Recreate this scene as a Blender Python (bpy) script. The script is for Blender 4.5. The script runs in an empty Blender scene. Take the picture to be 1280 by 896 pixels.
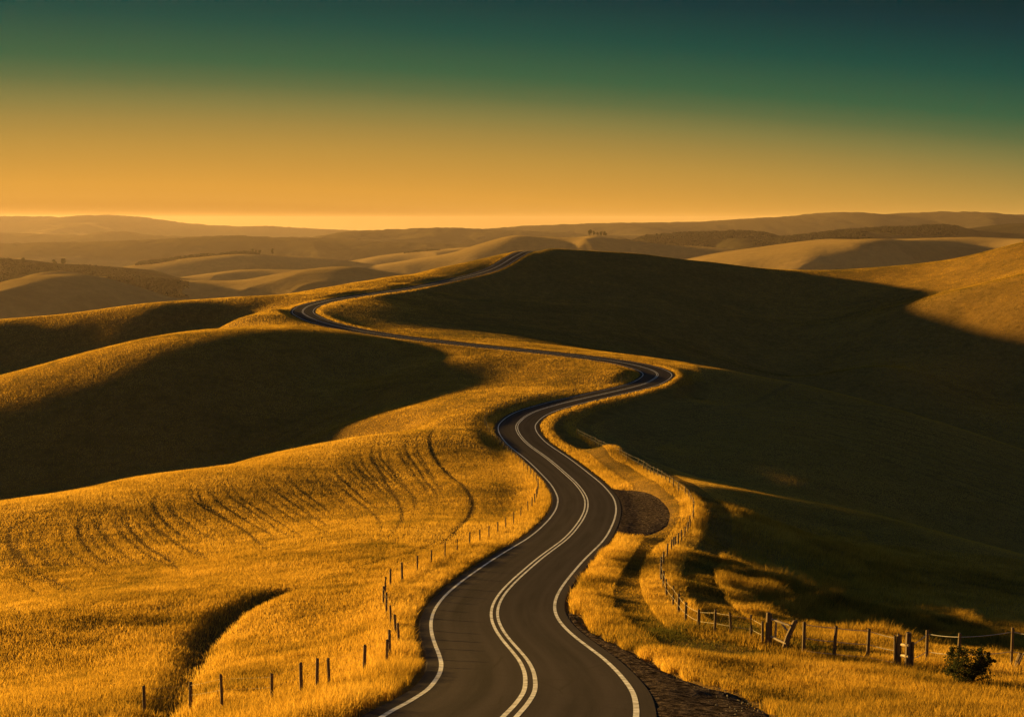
import bpy, math, random
import numpy as np
from mathutils import Vector

random.seed(7)
rng = np.random.default_rng(7)
R = math.radians
scene = bpy.context.scene
COL = scene.collection

# ------------------------------------------------------------------ camera geometry
F, V0 = 1778.0, 276.0                      # focal length in photo pixels, row of the true horizon
PITCH = math.atan((448 - V0) / F)
CZ = 60.0                                  # height of the camera above the valley datum
CP, SP = math.cos(PITCH), math.sin(PITCH)
SUN_EL, SUN_AZ = 5.5, 35.0                 # degrees; azimuth: 0 = straight from the left, + = further behind the view


def ray(u, v):
    rx, ry = (u - 640) / F, -(v - 448) / F
    return rx, CP + ry * SP, -SP + ry * CP


def pt(u, v, Y):
    """point seen in direction (u, v) at distance Y along the ground"""
    a, b, c = ray(u, v)
    return (a * Y / b, Y, CZ + c * Y / b)


# ------------------------------------------------------------------ small helpers
def mesh_obj(name, verts, faces, mat=None, parent=None, smooth=False):
    me = bpy.data.meshes.new(name)
    me.from_pydata([tuple(v) for v in verts], [], [tuple(f) for f in faces])
    if smooth:
        me.polygons.foreach_set('use_smooth', [True] * len(me.polygons))
    me.update()
    o = bpy.data.objects.new(name, me)
    COL.objects.link(o)
    if mat:
        me.materials.append(mat)
    if parent:
        o.parent = parent
    return o


def fast_mesh(name, co, quads=None, tris=None, mat=None, smooth=False, kind=None):
    me = bpy.data.meshes.new(name)
    co = np.asarray(co, dtype=np.float32)
    loops, starts, n = [], [], 0
    if quads is not None and len(quads):
        q = np.asarray(quads, dtype=np.int32)
        loops.append(q.ravel())
        starts.append(np.arange(len(q), dtype=np.int32) * 4)
        n += len(q) * 4
    if tris is not None and len(tris):
        t = np.asarray(tris, dtype=np.int32)
        loops.append(t.ravel())
        starts.append(n + np.arange(len(t), dtype=np.int32) * 3)
    loops, starts = np.concatenate(loops), np.concatenate(starts)
    me.vertices.add(len(co))
    me.vertices.foreach_set('co', co.ravel())
    me.loops.add(len(loops))
    me.loops.foreach_set('vertex_index', loops)
    me.polygons.add(len(starts))
    me.polygons.foreach_set('loop_start', starts)
    me.update(calc_edges=True)
    me.polygons.foreach_set('use_smooth', np.full(len(starts), bool(smooth)))
    if mat:
        me.materials.append(mat)
    o = bpy.data.objects.new(name, me)
    COL.objects.link(o)
    if kind:
        o['kind'] = kind
    return o


def grid_quads(nr, nc):
    i = np.arange(nr - 1)[:, None] * nc + np.arange(nc - 1)[None]
    i = i.ravel()
    return np.stack([i, i + 1, i + nc + 1, i + nc], -1)


def tag(o, label, cat, group=None):
    o['label'] = label
    o['category'] = cat
    if group:
        o['group'] = group


def thing(name, label, cat, loc, group=None, rz=0.0):
    o = bpy.data.objects.new(name, None)
    o.empty_display_size = 0.2
    COL.objects.link(o)
    o.location = loc
    o.rotation_euler = (0, 0, rz)
    tag(o, label, cat, group)
    return o


def smooth01(t):
    t = np.clip(t, 0, 1)
    return t * t * (3 - 2 * t)


def vnoise(x, y, scale, seed):
    """smooth value noise, -1..1"""
    g = np.random.default_rng(seed).uniform(-1, 1, (257, 257))
    fx, fy = x / scale + seed * 3.7, y / scale + seed * 1.3
    ix, iy = np.floor(fx).astype(int), np.floor(fy).astype(int)
    tx, ty = smooth01(fx - ix), smooth01(fy - iy)
    a, b = ix % 256, iy % 256
    return (g[a, b] * (1 - tx) + g[a + 1, b] * tx) * (1 - ty) + (g[a, b + 1] * (1 - tx) + g[a + 1, b + 1] * tx) * ty


def catmull(P, k):
    P = np.asarray(P, float)
    Q = np.vstack([2 * P[0] - P[1], P, 2 * P[-1] - P[-2]])
    t = np.linspace(0, 1, k, endpoint=False)[:, None]
    out = []
    for i in range(len(P) - 1):
        a, b, c, d = Q[i:i + 4]
        out.append(.5 * (2 * b + (c - a) * t + (2 * a - 5 * b + 4 * c - d) * t ** 2 + (3 * b - a - 3 * c + d) * t ** 3))
    return np.vstack(out + [P[-1:]])


def resample(P, step):
    s = np.r_[0, np.cumsum(np.linalg.norm(np.diff(P[:, :2], axis=0), axis=1))]
    S = np.arange(0, s[-1], step)
    return np.stack([np.interp(S, s, P[:, k]) for k in range(P.shape[1])], -1)


# ------------------------------------------------------------------ road centre line (metres, surveyed every 4 m)
ROAD = np.array([(-3.50,-12.00,-4.50),(-3.23,-8.01,-5.05),(-2.96,-4.02,-5.59),(-2.69,-0.03,-6.15),(-2.42,3.96,-6.72),(-2.14,7.95,-7.33),(-1.86,11.94,-7.98),(-1.58,15.93,-8.68),(-1.30,19.92,-9.42),(-1.01,23.91,-10.20),(-0.72,27.90,-11.04),(-0.42,31.89,-11.95),(-0.10,35.88,-12.91),(0.27,39.86,-13.90),(0.54,43.85,-14.88),(0.63,47.85,-15.84),(0.61,51.85,-16.77),(0.45,55.84,-17.64),(0.13,59.83,-18.45),(-0.26,63.81,-19.20),(-0.62,67.79,-19.89),(-0.87,71.79,-20.54),(-0.95,75.78,-21.16),(-0.84,79.78,-21.75),(-0.57,83.77,-22.32),(-0.18,87.75,-22.89),(0.29,91.72,-23.44),(0.81,95.69,-23.99),(1.35,99.65,-24.53),(1.91,103.61,-25.07),(2.49,107.57,-25.62),(3.10,111.53,-26.17),(3.71,115.48,-26.72),(4.31,119.43,-27.27),(4.86,123.40,-27.81),(5.37,127.36,-28.34),(5.84,131.34,-28.87),(6.29,135.31,-29.38),(6.73,139.29,-29.88),(7.15,143.26,-30.36),(7.54,147.24,-30.82),(7.91,151.23,-31.25),(8.22,155.21,-31.65),(8.46,159.21,-32.04),(8.64,163.20,-32.41),(8.72,167.20,-32.77),(8.70,171.20,-33.12),(8.62,175.20,-33.46),(8.48,179.20,-33.78),(8.28,183.19,-34.09),(8.01,187.18,-34.38),(7.69,191.17,-34.66),(7.35,195.16,-34.93),(6.99,199.14,-35.18),(6.60,203.12,-35.42),(6.18,207.10,-35.64),(5.73,211.07,-35.85),(5.20,215.04,-36.02),(4.60,218.99,-36.17),(3.93,222.94,-36.29),(3.25,226.88,-36.38),(2.61,230.83,-36.46),(2.07,234.79,-36.53),(1.61,238.76,-36.57),(1.22,242.74,-36.60),(0.95,246.73,-36.62),(0.84,250.73,-36.63),(0.98,254.72,-36.63),(1.44,258.70,-36.63),(2.08,262.64,-36.61),(2.92,266.55,-36.60),(4.05,270.38,-36.57),(5.51,274.10,-36.54),(7.24,277.71,-36.51),(9.12,281.24,-36.47),(11.13,284.69,-36.42),(13.30,288.06,-36.37),(15.56,291.36,-36.30),(17.84,294.64,-36.24),(20.14,297.91,-36.16),(22.47,301.16,-36.09),(24.76,304.45,-36.01),(26.95,307.79,-35.92),(28.91,311.27,-35.84),(30.45,314.96,-35.75),(31.74,318.74,-35.65),(32.83,322.59,-35.56),(33.57,326.51,-35.46),(33.73,330.49,-35.35),(33.26,334.45,-35.25),(32.27,338.32,-35.14),(30.88,342.07,-35.03),(29.18,345.68,-34.91),(27.05,349.06,-34.79),(24.58,352.20,-34.67),(21.90,355.16,-34.54),(19.01,357.92,-34.41),(15.95,360.50,-34.27),(12.77,362.92,-34.13),(9.49,365.21,-33.99),(6.14,367.39,-33.84),(2.75,369.52,-33.68),(-0.66,371.60,-33.53),(-4.11,373.64,-33.37),(-7.54,375.69,-33.20),(-10.94,377.80,-33.03),(-14.33,379.92,-32.86),(-17.70,382.07,-32.68),(-21.04,384.27,-32.50),(-24.33,386.55,-32.33),(-27.55,388.92,-32.15),(-30.70,391.39,-31.97),(-33.78,393.93,-31.79),(-36.74,396.62,-31.61),(-39.55,399.47,-31.43),(-42.25,402.42,-31.25),(-44.86,405.45,-31.07),(-47.35,408.58,-30.89),(-49.67,411.84,-30.71),(-51.84,415.20,-30.54),(-53.92,418.61,-30.36),(-55.92,422.08,-30.19),(-57.76,425.63,-30.02),(-59.37,429.28,-29.85),(-60.86,433.00,-29.69),(-62.26,436.74,-29.53),(-63.59,440.52,-29.38),(-64.81,444.33,-29.23),(-65.85,448.19,-29.08),(-66.65,452.10,-28.94),(-67.17,456.07,-28.80),(-67.52,460.05,-28.67),(-67.73,464.04,-28.55),(-67.82,468.04,-28.42),(-67.73,472.04,-28.30),(-67.41,476.03,-28.19),(-66.88,479.99,-28.08),(-66.19,483.93,-27.97),(-65.38,487.85,-27.86),(-64.46,491.74,-27.76),(-63.35,495.58,-27.66),(-62.11,499.38,-27.56),(-60.81,503.16,-27.46),(-59.46,506.93,-27.36),(-58.05,510.67,-27.27),(-56.60,514.40,-27.18),(-55.13,518.12,-27.09),(-53.61,521.82,-27.01),(-52.06,525.51,-26.92),(-50.50,529.19,-26.84),(-48.95,532.88,-26.76),(-47.41,536.57,-26.68),(-45.89,540.27,-26.60),(-44.41,543.99,-26.52),(-42.99,547.73,-26.44),(-41.65,551.49,-26.37),(-40.39,555.29,-26.30),(-39.18,559.10,-26.23),(-38.00,562.92,-26.15),(-36.81,566.74,-26.07),(-35.57,570.55,-25.96),(-34.27,574.33,-25.84),(-32.88,578.08,-25.70),(-31.43,581.81,-25.54),(-29.94,585.52,-25.36),(-28.41,589.22,-25.16),(-26.86,592.90,-24.94),(-25.26,596.57,-24.71),(-23.63,600.22,-24.46),(-21.95,603.85,-24.19),(-20.14,607.42,-23.88),(-18.19,610.91,-23.54),(-16.20,614.38,-23.17),(-14.29,617.89,-22.77),(-12.57,621.50,-22.35),(-10.98,625.17,-21.92),(-9.49,628.88,-21.47),(-8.10,632.63,-21.00),(-6.80,636.41,-20.51),(-5.59,640.23,-20.01),(-4.49,644.07,-19.50),(-3.46,647.94,-18.97),(-2.46,651.81,-18.44),(-1.48,655.69,-17.92),(-0.48,659.56,-17.41),(0.53,663.43,-16.91),(1.53,667.31,-16.45),(2.52,671.18,-16.00),(3.54,675.05,-15.59),(4.57,678.91,-15.21),(5.61,682.78,-14.92),(6.71,686.62,-14.74),(7.88,690.45,-14.71),(9.07,694.26,-14.80),(10.27,698.08,-14.99),(11.50,701.89,-15.25),(12.75,705.69,-15.56),(14.03,709.47,-15.92),(15.37,713.25,-16.34),(16.78,716.99,-16.81),(18.34,720.67,-17.33),(19.98,724.32,-17.89),(21.65,727.95,-18.49),(23.27,731.61,-19.11),(24.78,735.31,-19.77),(26.16,739.06,-20.44),(27.38,742.87,-21.13),(28.43,746.73,-21.83),(29.34,750.63,-22.54),(30.15,754.55,-23.27),(30.88,758.48,-24.00),(31.57,762.42,-24.75),(32.22,766.36,-25.50),(32.84,770.32,-26.25),(33.45,774.27,-27.00),(34.07,778.22,-27.76),(34.69,782.17,-28.51),(35.34,786.12,-29.26)])
ROAD[:, 2] += CZ
road = resample(catmull(ROAD, 8), 0.5)
rt = np.gradient(road[:, :2], axis=0)
rt /= np.linalg.norm(rt, axis=1)[:, None]
rn = np.stack([-rt[:, 1], rt[:, 0]], -1)         # unit normal to the left of the road

# ------------------------------------------------------------------ terrain control points
UVY = [
    (300, 896, 44), (0, 896, 50), (-300, 896, 62), (278, 893, 47), (396, 868, 50), (455, 850, 54),
    (485, 820, 62), (500, 800, 67), (480, 745, 82), (520, 718, 93), (570, 690, 106), (640, 655, 135),
    (0, 785, 80), (-300, 800, 85), (0, 700, 120), (-300, 720, 125), (0, 637, 150), (-300, 690, 140),
    (160, 600, 190), (320, 572, 215), (450, 545, 240), (560, 522, 262), (612, 512, 270), (200, 680, 130),
    (400, 620, 170), (500, 660, 140), (250, 735, 100), (400, 800, 70), (200, 800, 75), (150, 850, 60),
    (560, 580, 205), (300, 650, 150), (200, 425, 385), (100, 447, 378), (0, 470, 370), (-200, 500, 360),
    (300, 400, 425), (355, 386, 455), (0, 545, 306), (0, 580, 296), (0, 610, 287), (0, 637, 275),
    (100, 515, 314), (100, 550, 303), (200, 482, 324), (200, 520, 312), (200, 560, 299), (200, 592, 288),
    (330, 443, 349), (330, 500, 326), (330, 560, 302), (430, 430, 370), (430, 472, 352), (430, 535, 291),
    (540, 455, 345), (490, 510, 306), (520, 478, 326), (600, 470, 330), (560, 500, 295), (700, 465, 330),
    (650, 490, 298), (740, 480, 312), (0, 404, 512), (-200, 420, 500), (200, 391, 498), (200, 420, 484),
    (250, 386, 505), (250, 406, 496), (300, 393, 498), (300, 381, 505), (360, 369, 530), (405, 361, 556),
    (450, 352, 582), (495, 344, 612), (540, 336, 645), (600, 324, 688), (640, 316, 712), (500, 353, 580),
    (450, 361, 550), (550, 343, 616), (0, 430, 495), (0, 462, 476), (100, 398, 505), (100, 420, 492),
    (100, 440, 480), (560, 405, 455), (560, 385, 520), (560, 365, 570), (500, 395, 460), (500, 380, 505),
    (640, 420, 430), (640, 390, 520), (640, 360, 600), (640, 335, 660), (720, 420, 470), (720, 390, 540),
    (720, 350, 620), (700, 325, 665), (690, 311, 690), (800, 430, 480), (800, 400, 550), (800, 360, 625),
    (800, 330, 680), (800, 318, 700), (900, 450, 490), (900, 400, 580), (900, 360, 660), (900, 329, 710),
    (1000, 338, 720), (1100, 335, 700), (1200, 322, 695), (1280, 303, 660), (1400, 292, 640), (1010, 400, 610),
    (1005, 430, 560), (990, 470, 500), (960, 365, 670), (1100, 400, 560), (1100, 460, 470), (1200, 400, 535),
    (1200, 440, 510), (1200, 460, 492), (1280, 405, 512), (1280, 440, 500), (1280, 500, 465), (1400, 420, 470),
    (1150, 345, 662), (1200, 370, 555), (1280, 378, 525), (1240, 350, 600), (1100, 365, 645), (880, 463, 340),
    (940, 470, 345), (1000, 480, 345), (1100, 507, 340), (1200, 537, 330), (1280, 562, 320), (1400, 600, 310),
    (850, 490, 320), (800, 520, 280), (760, 540, 260), (800, 560, 240), (850, 560, 252), (900, 568, 246),
    (900, 510, 300), (1000, 560, 260), (1100, 600, 245), (1200, 640, 228), (1280, 600, 270), (1280, 675, 222),
    (1400, 680, 225), (800, 580, 223), (840, 590, 219), (900, 605, 211), (1000, 625, 198), (1100, 645, 190),
    (1200, 675, 176), (1280, 697, 169), (1400, 740, 150), (870, 612, 170), (1000, 665, 165), (1280, 750, 131),
    (1150, 710, 147), (1400, 800, 110), (1280, 790, 107), (1150, 770, 111), (1000, 780, 92), (1000, 740, 118),
    (1100, 740, 127), (900, 740, 92), (900, 700, 115), (900, 680, 134), (930, 700, 136), (1000, 700, 140),
    (930, 640, 159), (1100, 780, 101), (820, 720, 100), (865, 650, 142), (800, 600, 178), (830, 630, 155),
    (780, 560, 218), (940, 802, 65), (873, 790, 68), (1043, 820, 63), (1130, 836, 61), (1280, 838, 60),
    (1400, 845, 60), (1280, 896, 45), (1000, 896, 43), (900, 850, 52), (1400, 896, 47),
]
XYZ = [
    (0, 190, -37), (0, 225, -46), (0, 250, -52.5), (-300, 200, -40), (-300, 260, -48), (200, 215, -37),
    (200, 250, -44), (200, 270, -49), (330, 240, -36), (330, 272, -46), (450, 264, -38.5), (0, 420, -39),
    (100, 430, -40), (0, 460, -42), (-200, 430, -44), (200, 415, -35), (200, 445, -38), (260, 440, -27),
    (0, 600, -42), (200, 570, -36), (300, 590, -32), (450, 660, -27), (600, 740, -20), (-200, 600, -46),
    (800, 760, -14), (1000, 790, -22), (1200, 760, -12), (1400, 760, -6), (690, 760, -9), (985, 450, -48),
    (900, 385, -34), (900, 425, -40), (1000, 400, -46), (1100, 400, -50), (1200, 380, -55), (1280, 365, -60),
    (1400, 380, -55), (1100, 215, -40), (1280, 203, -45.5), (1000, 222, -37), (1400, 200, -48), (640, 0, -8),
    (200, 0, -9), (1100, 0, -9), (640, -60, -8), (0, 20, -11),
]
ctrl = [pt(*p) for p in UVY]
ctrl += [((u - 640) / F * Y, Y, CZ + z - 0.02 * Y) for u, Y, z in XYZ]
ctrl = np.array(ctrl)
# drop control points that fall on the road: the road itself fixes the ground there
dd = np.sqrt(((ctrl[:, None, :2] - road[None, ::8, :2]) ** 2).sum(-1)).min(1)
ctrl = ctrl[dd > 4.0]
rs = road[::14]
ctrl = np.vstack([ctrl, rs])
CS = 100.0


def tps_fit(P, lam):
    n = len(P)
    X = P[:, :2] / CS
    r2 = ((X[:, None] - X[None]) ** 2).sum(-1)
    K = 0.5 * r2 * np.log(r2 + 1e-12) + lam * np.eye(n)
    A = np.zeros((n + 3, n + 3))
    A[:n, :n] = K
    A[:n, n] = 1
    A[:n, n + 1:] = X
    A[n, :n] = 1
    A[n + 1:, :n] = X.T
    return X, np.linalg.solve(A, np.r_[P[:, 2], 0, 0, 0])


TX, TW = tps_fit(ctrl, 2e-4)


def tps(x, y):
    sh = np.shape(x)
    X = np.stack([np.ravel(x), np.ravel(y)], -1) / CS
    out = np.empty(len(X))
    for i in range(0, len(X), 20000):
        q = X[i:i + 20000]
        r2 = ((q[:, None, 0] - TX[None, :, 0]) ** 2 + (q[:, None, 1] - TX[None, :, 1]) ** 2)
        out[i:i + 20000] = (0.5 * r2 * np.log(r2 + 1e-12)) @ TW[:-3] + TW[-3] + q @ TW[-2:]
    return out.reshape(sh)


# ------------------------------------------------------------------ distance field on a 0.5 m lattice
LX0, LX1, LY0, LY1, LS = -300.0, 320.0, -20.0, 800.0, 0.5
LNX, LNY = int((LX1 - LX0) / LS) + 1, int((LY1 - LY0) / LS) + 1


LAT = (LX0, LY0, LS, LNX, LNY)
FINE = (-140.0, 40.0, 0.2, 900, 1500)            # finer lattice over the left-hand fields


def dist_field(P, radius, step=0.5, extra=None, lat=LAT):
    """distance to polyline P (n x >=2) within radius; with extra, also the value carried by the nearest point"""
    X0, Y0, S_, NX, NY = lat
    P = resample(np.asarray(P, float), step) if step else P
    d = np.full((NX, NY), radius, np.float32)
    e = np.zeros((NX, NY), np.float32) if extra is not None else None
    k = int(radius / S_) + 1
    for j, p in enumerate(P):
        ix, iy = int(round((p[0] - X0) / S_)), int(round((p[1] - Y0) / S_))
        x0, x1, y0, y1 = max(ix - k, 0), min(ix + k + 1, NX), max(iy - k, 0), min(iy + k + 1, NY)
        if x0 >= x1 or y0 >= y1:
            continue
        gx_ = X0 + np.arange(x0, x1) * S_ - p[0]
        gy_ = Y0 + np.arange(y0, y1) * S_ - p[1]
        dd_ = np.sqrt(gx_[:, None] ** 2 + gy_[None] ** 2)
        sub = d[x0:x1, y0:y1]
        m = dd_ < sub
        sub[m] = dd_[m]
        if e is not None:
            e[x0:x1, y0:y1][m] = extra[j]
    return d if e is None else (d, e)


def sample(field, x, y, nearest=False, lat=LAT):
    X0, Y0, S_, NX, NY = lat
    x, y = np.asarray(x, float), np.asarray(y, float)
    fx = np.clip((x - X0) / S_, 0, NX - 1.001)
    fy = np.clip((y - Y0) / S_, 0, NY - 1.001)
    if nearest:
        return field[np.rint(fx).astype(int), np.rint(fy).astype(int)]
    ix, iy = fx.astype(int), fy.astype(int)
    tx, ty = fx - ix, fy - iy
    return (field[ix, iy] * (1 - tx) + field[ix + 1, iy] * tx) * (1 - ty) + (field[ix, iy + 1] * (1 - tx) + field[ix + 1, iy + 1] * tx) * ty


RD, RZ = dist_field(road, 14.0, None, road[:, 2])
HALF = 3.85                                        # half width of the asphalt


def shape_far(x, y, z):
    """past the crest the ground runs down to the valley floor"""
    w = smooth01((y - 760) / 250) 
    w = np.maximum(w, smooth01((np.abs(x) - 300 - 0.25 * np.clip(y, 0, None)) / 250))
    w = np.maximum(w, smooth01((-y - 5) / 60) * 0)
    far = -105.0 - 420.0 * smooth01((y - 1000) / 4600) - 160.0 * smooth01((y - 8000) / 9000)
    return z * (1 - w) + far * w

# ------------------------------------------------------------------ look of the light
EXPOSURE = 1.7
SUN_E, SUN_COL = 5.0, (1.0, 0.57, 0.12)
NISHITA_S, NISHITA_TINT = 0.05, (0.004, 0.006, 0.006)
SKY_TILT, SKY_BACK = 0.062, 0.85
SKY = [(-0.05, (215, 155, 75)), (0.0, (196, 134, 48)), (0.007, (212, 149, 57)), (0.015, (214, 152, 58)), (0.043, (182, 141, 62)), (0.071, (130, 122, 66)), (0.085, (90, 106, 64)), (0.099, (54, 94, 63)), (0.127, (14, 72, 62)), (0.155, (1, 50, 54)), (0.178, (0, 37, 40)), (0.21, (1, 36, 40)), (0.4, (56, 82, 100))]
HAZE_COL, HAZE_D, HAZE_G = (1.0, 0.82, 0.80), 1.05e-5, 0.4
DENS = 1.0

# ------------------------------------------------------------------ ground sheet (one sheet to the horizon)
def axis(pieces):
    out = []
    for a, b, s in pieces:
        n = max(1, int(round((b - a) / s)))
        out.append(np.linspace(a, b, n, endpoint=False))
    return np.concatenate(out)


def geo(a, b, n):
    return np.geomspace(a, b, n)


gx = np.r_[-geo(300, 30000, 26)[::-1], axis([(-300, -160, 3), (-160, -90, 1.6), (-90, -40, 1.0), (-40, 60, 0.6), (60, 120, 1.2), (120, 320, 2.4)]), geo(320, 30000, 26)]
gx = np.unique(np.round(gx, 3))
gy = np.r_[-geo(60, 3000, 10)[::-1], axis([(-60, 16, 4), (16, 120, 0.6), (120, 220, 0.9), (220, 400, 1.2), (400, 520, 1.2), (520, 800, 1.8)]), geo(800, 40000, 40)]
gy = np.unique(np.round(gy, 3))
GX, GY = np.meshgrid(gx, gy, indexing='ij')
GZ = tps(np.clip(GX, -420, 420), np.clip(GY, -60, 830))
GZ = shape_far(GX, GY, GZ)
# small natural undulation
near = smooth01((900 - GY) / 120) * smooth01((420 - np.abs(GX)) / 60)
GZ += near * (0.05 * vnoise(GX, GY, 9.0, 3) + 0.02 * vnoise(GX, GY, 3.1, 5) + 0.20 * vnoise(GX + 0.4 * GY, GY, 26.0, 8) * smooth01((GY - 90) / 120))
GZ += near * 0.45 * vnoise(GX + 0.3 * GY, GY, 62.0, 12) * smooth01((GY - 60) / 80) * smooth01((15 - GX) / 20)
# road bed: cut or filled level with the road
rd, rz = sample(RD, GX, GY), sample(RZ, GX, GY, True)
w = smooth01((rd - HALF - 0.5) / 5.0)
inside = rd < 13.5
GZ = np.where(inside, (rz - 0.10) * (1 - w) + GZ * w, GZ)


def ground(x, y):
    """height of the ground sheet"""
    x, y = np.asarray(x, float), np.asarray(y, float)
    ix = np.clip(np.searchsorted(gx, x) - 1, 0, len(gx) - 2)
    iy = np.clip(np.searchsorted(gy, y) - 1, 0, len(gy) - 2)
    tx = (x - gx[ix]) / (gx[ix + 1] - gx[ix])
    ty = (y - gy[iy]) / (gy[iy + 1] - gy[iy])
    return (GZ[ix, iy] * (1 - tx) + GZ[ix + 1, iy] * tx) * (1 - ty) + (GZ[ix, iy + 1] * (1 - tx) + GZ[ix + 1, iy + 1] * tx) * ty


def at(u, v, y0=30.0, y1=760.0):
    """where the line of sight through photo pixel (u, v) meets the ground"""
    a, b, c = ray(u, v)
    Y = np.arange(y0, y1, 0.25)
    h = CZ + c / b * Y - ground(a / b * Y, Y)
    k = np.argmax(h < 0)
    if h[k] >= 0:
        k = len(Y) - 1
    y = Y[k]
    return np.array([a / b * y, y, float(ground(a / b * y, y))])


def line_at(uv, **k):
    return np.array([at(u, v, **k) for u, v in uv])

# ------------------------------------------------------------------ landscape marks: gully, wheel tracks, gravel edges, fence lines
GULLY = line_at([(352, 742), (330, 750), (292, 767), (258, 795), (240, 830), (216, 870), (200, 900), (190, 930)])
gd = dist_field(GULLY, 4.0)
g = sample(gd, GX, GY)
GZ -= 0.6 * np.exp(-(g / 1.0) ** 2) * (g < 3.9)

# long low swell across the near field
SWELL = catmull(line_at([(-40, 800), (0, 788), (120, 764), (250, 735), (400, 690), (520, 645), (590, 615)]), 8)
sw = sample(dist_field(SWELL, 26.0, 1.0), GX, GY)
GZ += 0.75 * np.exp(-(sw / 9.0) ** 2) * (sw < 25.5) * smooth01((sample(RD, GX, GY) - 5) / 8)

TRACKS = [
    ([(600, 511), (575, 517), (552, 529), (538, 543), (538, 560), (549, 581), (570, 601), (585, 616), (590, 632), (583, 650), (568, 666), (545, 684), (500, 704), (470, 714), (410, 726)], 1.0),
    ([(468, 550), (465, 570), (480, 600), (498, 628), (502, 648), (490, 668), (470, 680)], 0.9),
    ([(480, 552), (486, 580), (506, 606), (518, 630), (512, 655)], 0.6),
    ([(500, 548), (512, 585), (530, 612), (540, 640), (530, 662)], 0.4),
    ([(75, 635), (20, 657), (11, 675), (20, 695), (50, 717), (95, 740), (125, 761)], 0.9),
    ([(48, 657), (48, 680), (70, 705), (110, 725)], 0.5),
    ([(122, 640), (119, 655), (128, 670), (160, 700)], 0.7),
    ([(155, 638), (162, 660), (185, 685), (210, 700), (227, 717), (230, 728)], 0.9),
    ([(175, 633), (190, 660), (220, 680), (250, 692), (270, 712)], 0.6),
    ([(205, 622), (215, 645), (245, 668), (290, 690)], 0.45),
    ([(240, 608), (240, 622), (256, 636), (281, 650), (310, 667), (332, 687), (335, 697)], 0.9),
    ([(260, 600), (260, 616), (285, 632), (320, 650), (350, 675)], 0.5),
    ([(300, 632), (330, 650), (360, 670), (371, 682)], 0.7),
    ([(375, 585), (385, 600), (410, 615), (440, 640), (450, 665)], 0.5),
    ([(330, 592), (345, 610), (375, 632), (395, 660)], 0.4),
    ([(0, 708), (30, 730), (75, 750), (102, 768)], 0.7),
    ([(0, 752), (22, 768), (31, 783)], 0.7),
    ([(430, 722), (470, 705), (520, 690), (560, 668)], 0.6),
    ([(345, 395), (352, 402), (372, 408)], 0.6), ([(318, 400), (330, 408), (350, 414)], 0.5), ([(282, 408), (292, 413)], 0.4),
    ([(735, 500), (742, 488), (748, 478)], 0.4),
]
# mowing rows between the deeper tracks: each is drawn part of the way from one row to the next
ROWS = [
    [(0, 690), (35, 722), (80, 745), (118, 764)],
    [(48, 645), (22, 668), (30, 700), (75, 728), (128, 758)],
    [(150, 634), (140, 655), (170, 690), (215, 715), (232, 735)],
    [(232, 606), (238, 630), (275, 655), (318, 682), (330, 705)],
    [(330, 588), (345, 612), (385, 640), (425, 668), (428, 692)],
    [(420, 562), (430, 588), (462, 618), (492, 645), (488, 672)],
    [(468, 550), (470, 575), (496, 605), (516, 632), (508, 664)],
    [(535, 535), (528, 555), (548, 592), (566, 622), (556, 656)],
]
rr_ = np.random.default_rng(17)
for a_, b_ in zip(ROWS[:-1], ROWS[1:]):
    a_, b_ = resample(catmull(np.array(a_, float), 8), 2.0), resample(catmull(np.array(b_, float), 8), 2.0)
    q = np.linspace(0, 1, 24)
    a_, b_ = a_[(q * (len(a_) - 1)).astype(int)], b_[(q * (len(b_) - 1)).astype(int)]
    for t in (0.0, 0.15, 0.3, 0.45, 0.6, 0.74, 0.88):
        t += rr_.uniform(-0.05, 0.05)
        c_ = (a_ * (1 - t) + b_ * t)
        i0, i1 = rr_.integers(0, 5), rr_.integers(16, 24)
        c_ = c_[i0:i1] + rr_.normal(0, 0.5, (i1 - i0, 2))
        TRACKS.append(([tuple(p) for p in c_[::3]], rr_.uniform(0.35, 0.85)))
tracks = np.zeros((FINE[3], FINE[4]), np.float32)
for uv, wgt in TRACKS:
    P = resample(catmull(line_at(uv), 8), 0.3)
    fade_ = np.minimum(1.0, np.minimum(np.arange(len(P)), np.arange(len(P))[::-1]) / (0.30 * len(P)) + 0.08)   # both ends peter out
    d, wg = dist_field(P, 1.0, None, wgt * fade_, FINE)
    tracks = np.maximum(tracks, wg * np.exp(-(d / (0.15 + 0.15 * wgt)) ** 2) * (d < 0.98))
tracks[[0, -1]] = 0
tracks[:, [0, -1]] = 0
del d
# ploughed contour lines curving round the shaded slope right of the road
FURROWS = []
for k in range(13):
    s = k / 12.0
    FURROWS.append([(1290, 545 + 95 * s), (1120 - 60 * s, 500 + 60 * s), (960 - 20 * s, 495 + 40 * s), (850 + 18 * s, 505 + 36 * s), (770 + 52 * s, 522 + 34 * s), (757 + 60 * s, 545 + 22 * s), (785 + 62 * s, 568 + 18 * s), (850 + 70 * s, 590 + 14 * s)])
furrow = np.zeros((LNX, LNY), np.float32)
for uv in FURROWS:
    P = resample(catmull(line_at(uv, y0=190), 8), 0.5)
    d = dist_field(P, 1.6, None)
    furrow = np.maximum(furrow, np.exp(-(d / 0.6) ** 2) * (d < 1.55))

# gravel: outer outlines, clockwise from the far joint with the road to the near one
PULL = line_at([(757, 612), (775, 612), (800, 611), (824, 619), (838, 634), (837, 652), (818, 666), (795, 670), (762, 667)], y0=100)
SHOULDER = line_at([(716, 768), (727, 786), (745, 797), (775, 809), (805, 826), (838, 842), (880, 856), (930, 872), (965, 892), (985, 915), (1000, 950)], y0=25)


def road_station(p):
    return int(np.argmin(((road[:, :2] - np.asarray(p)[:2]) ** 2).sum(1)))


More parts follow.
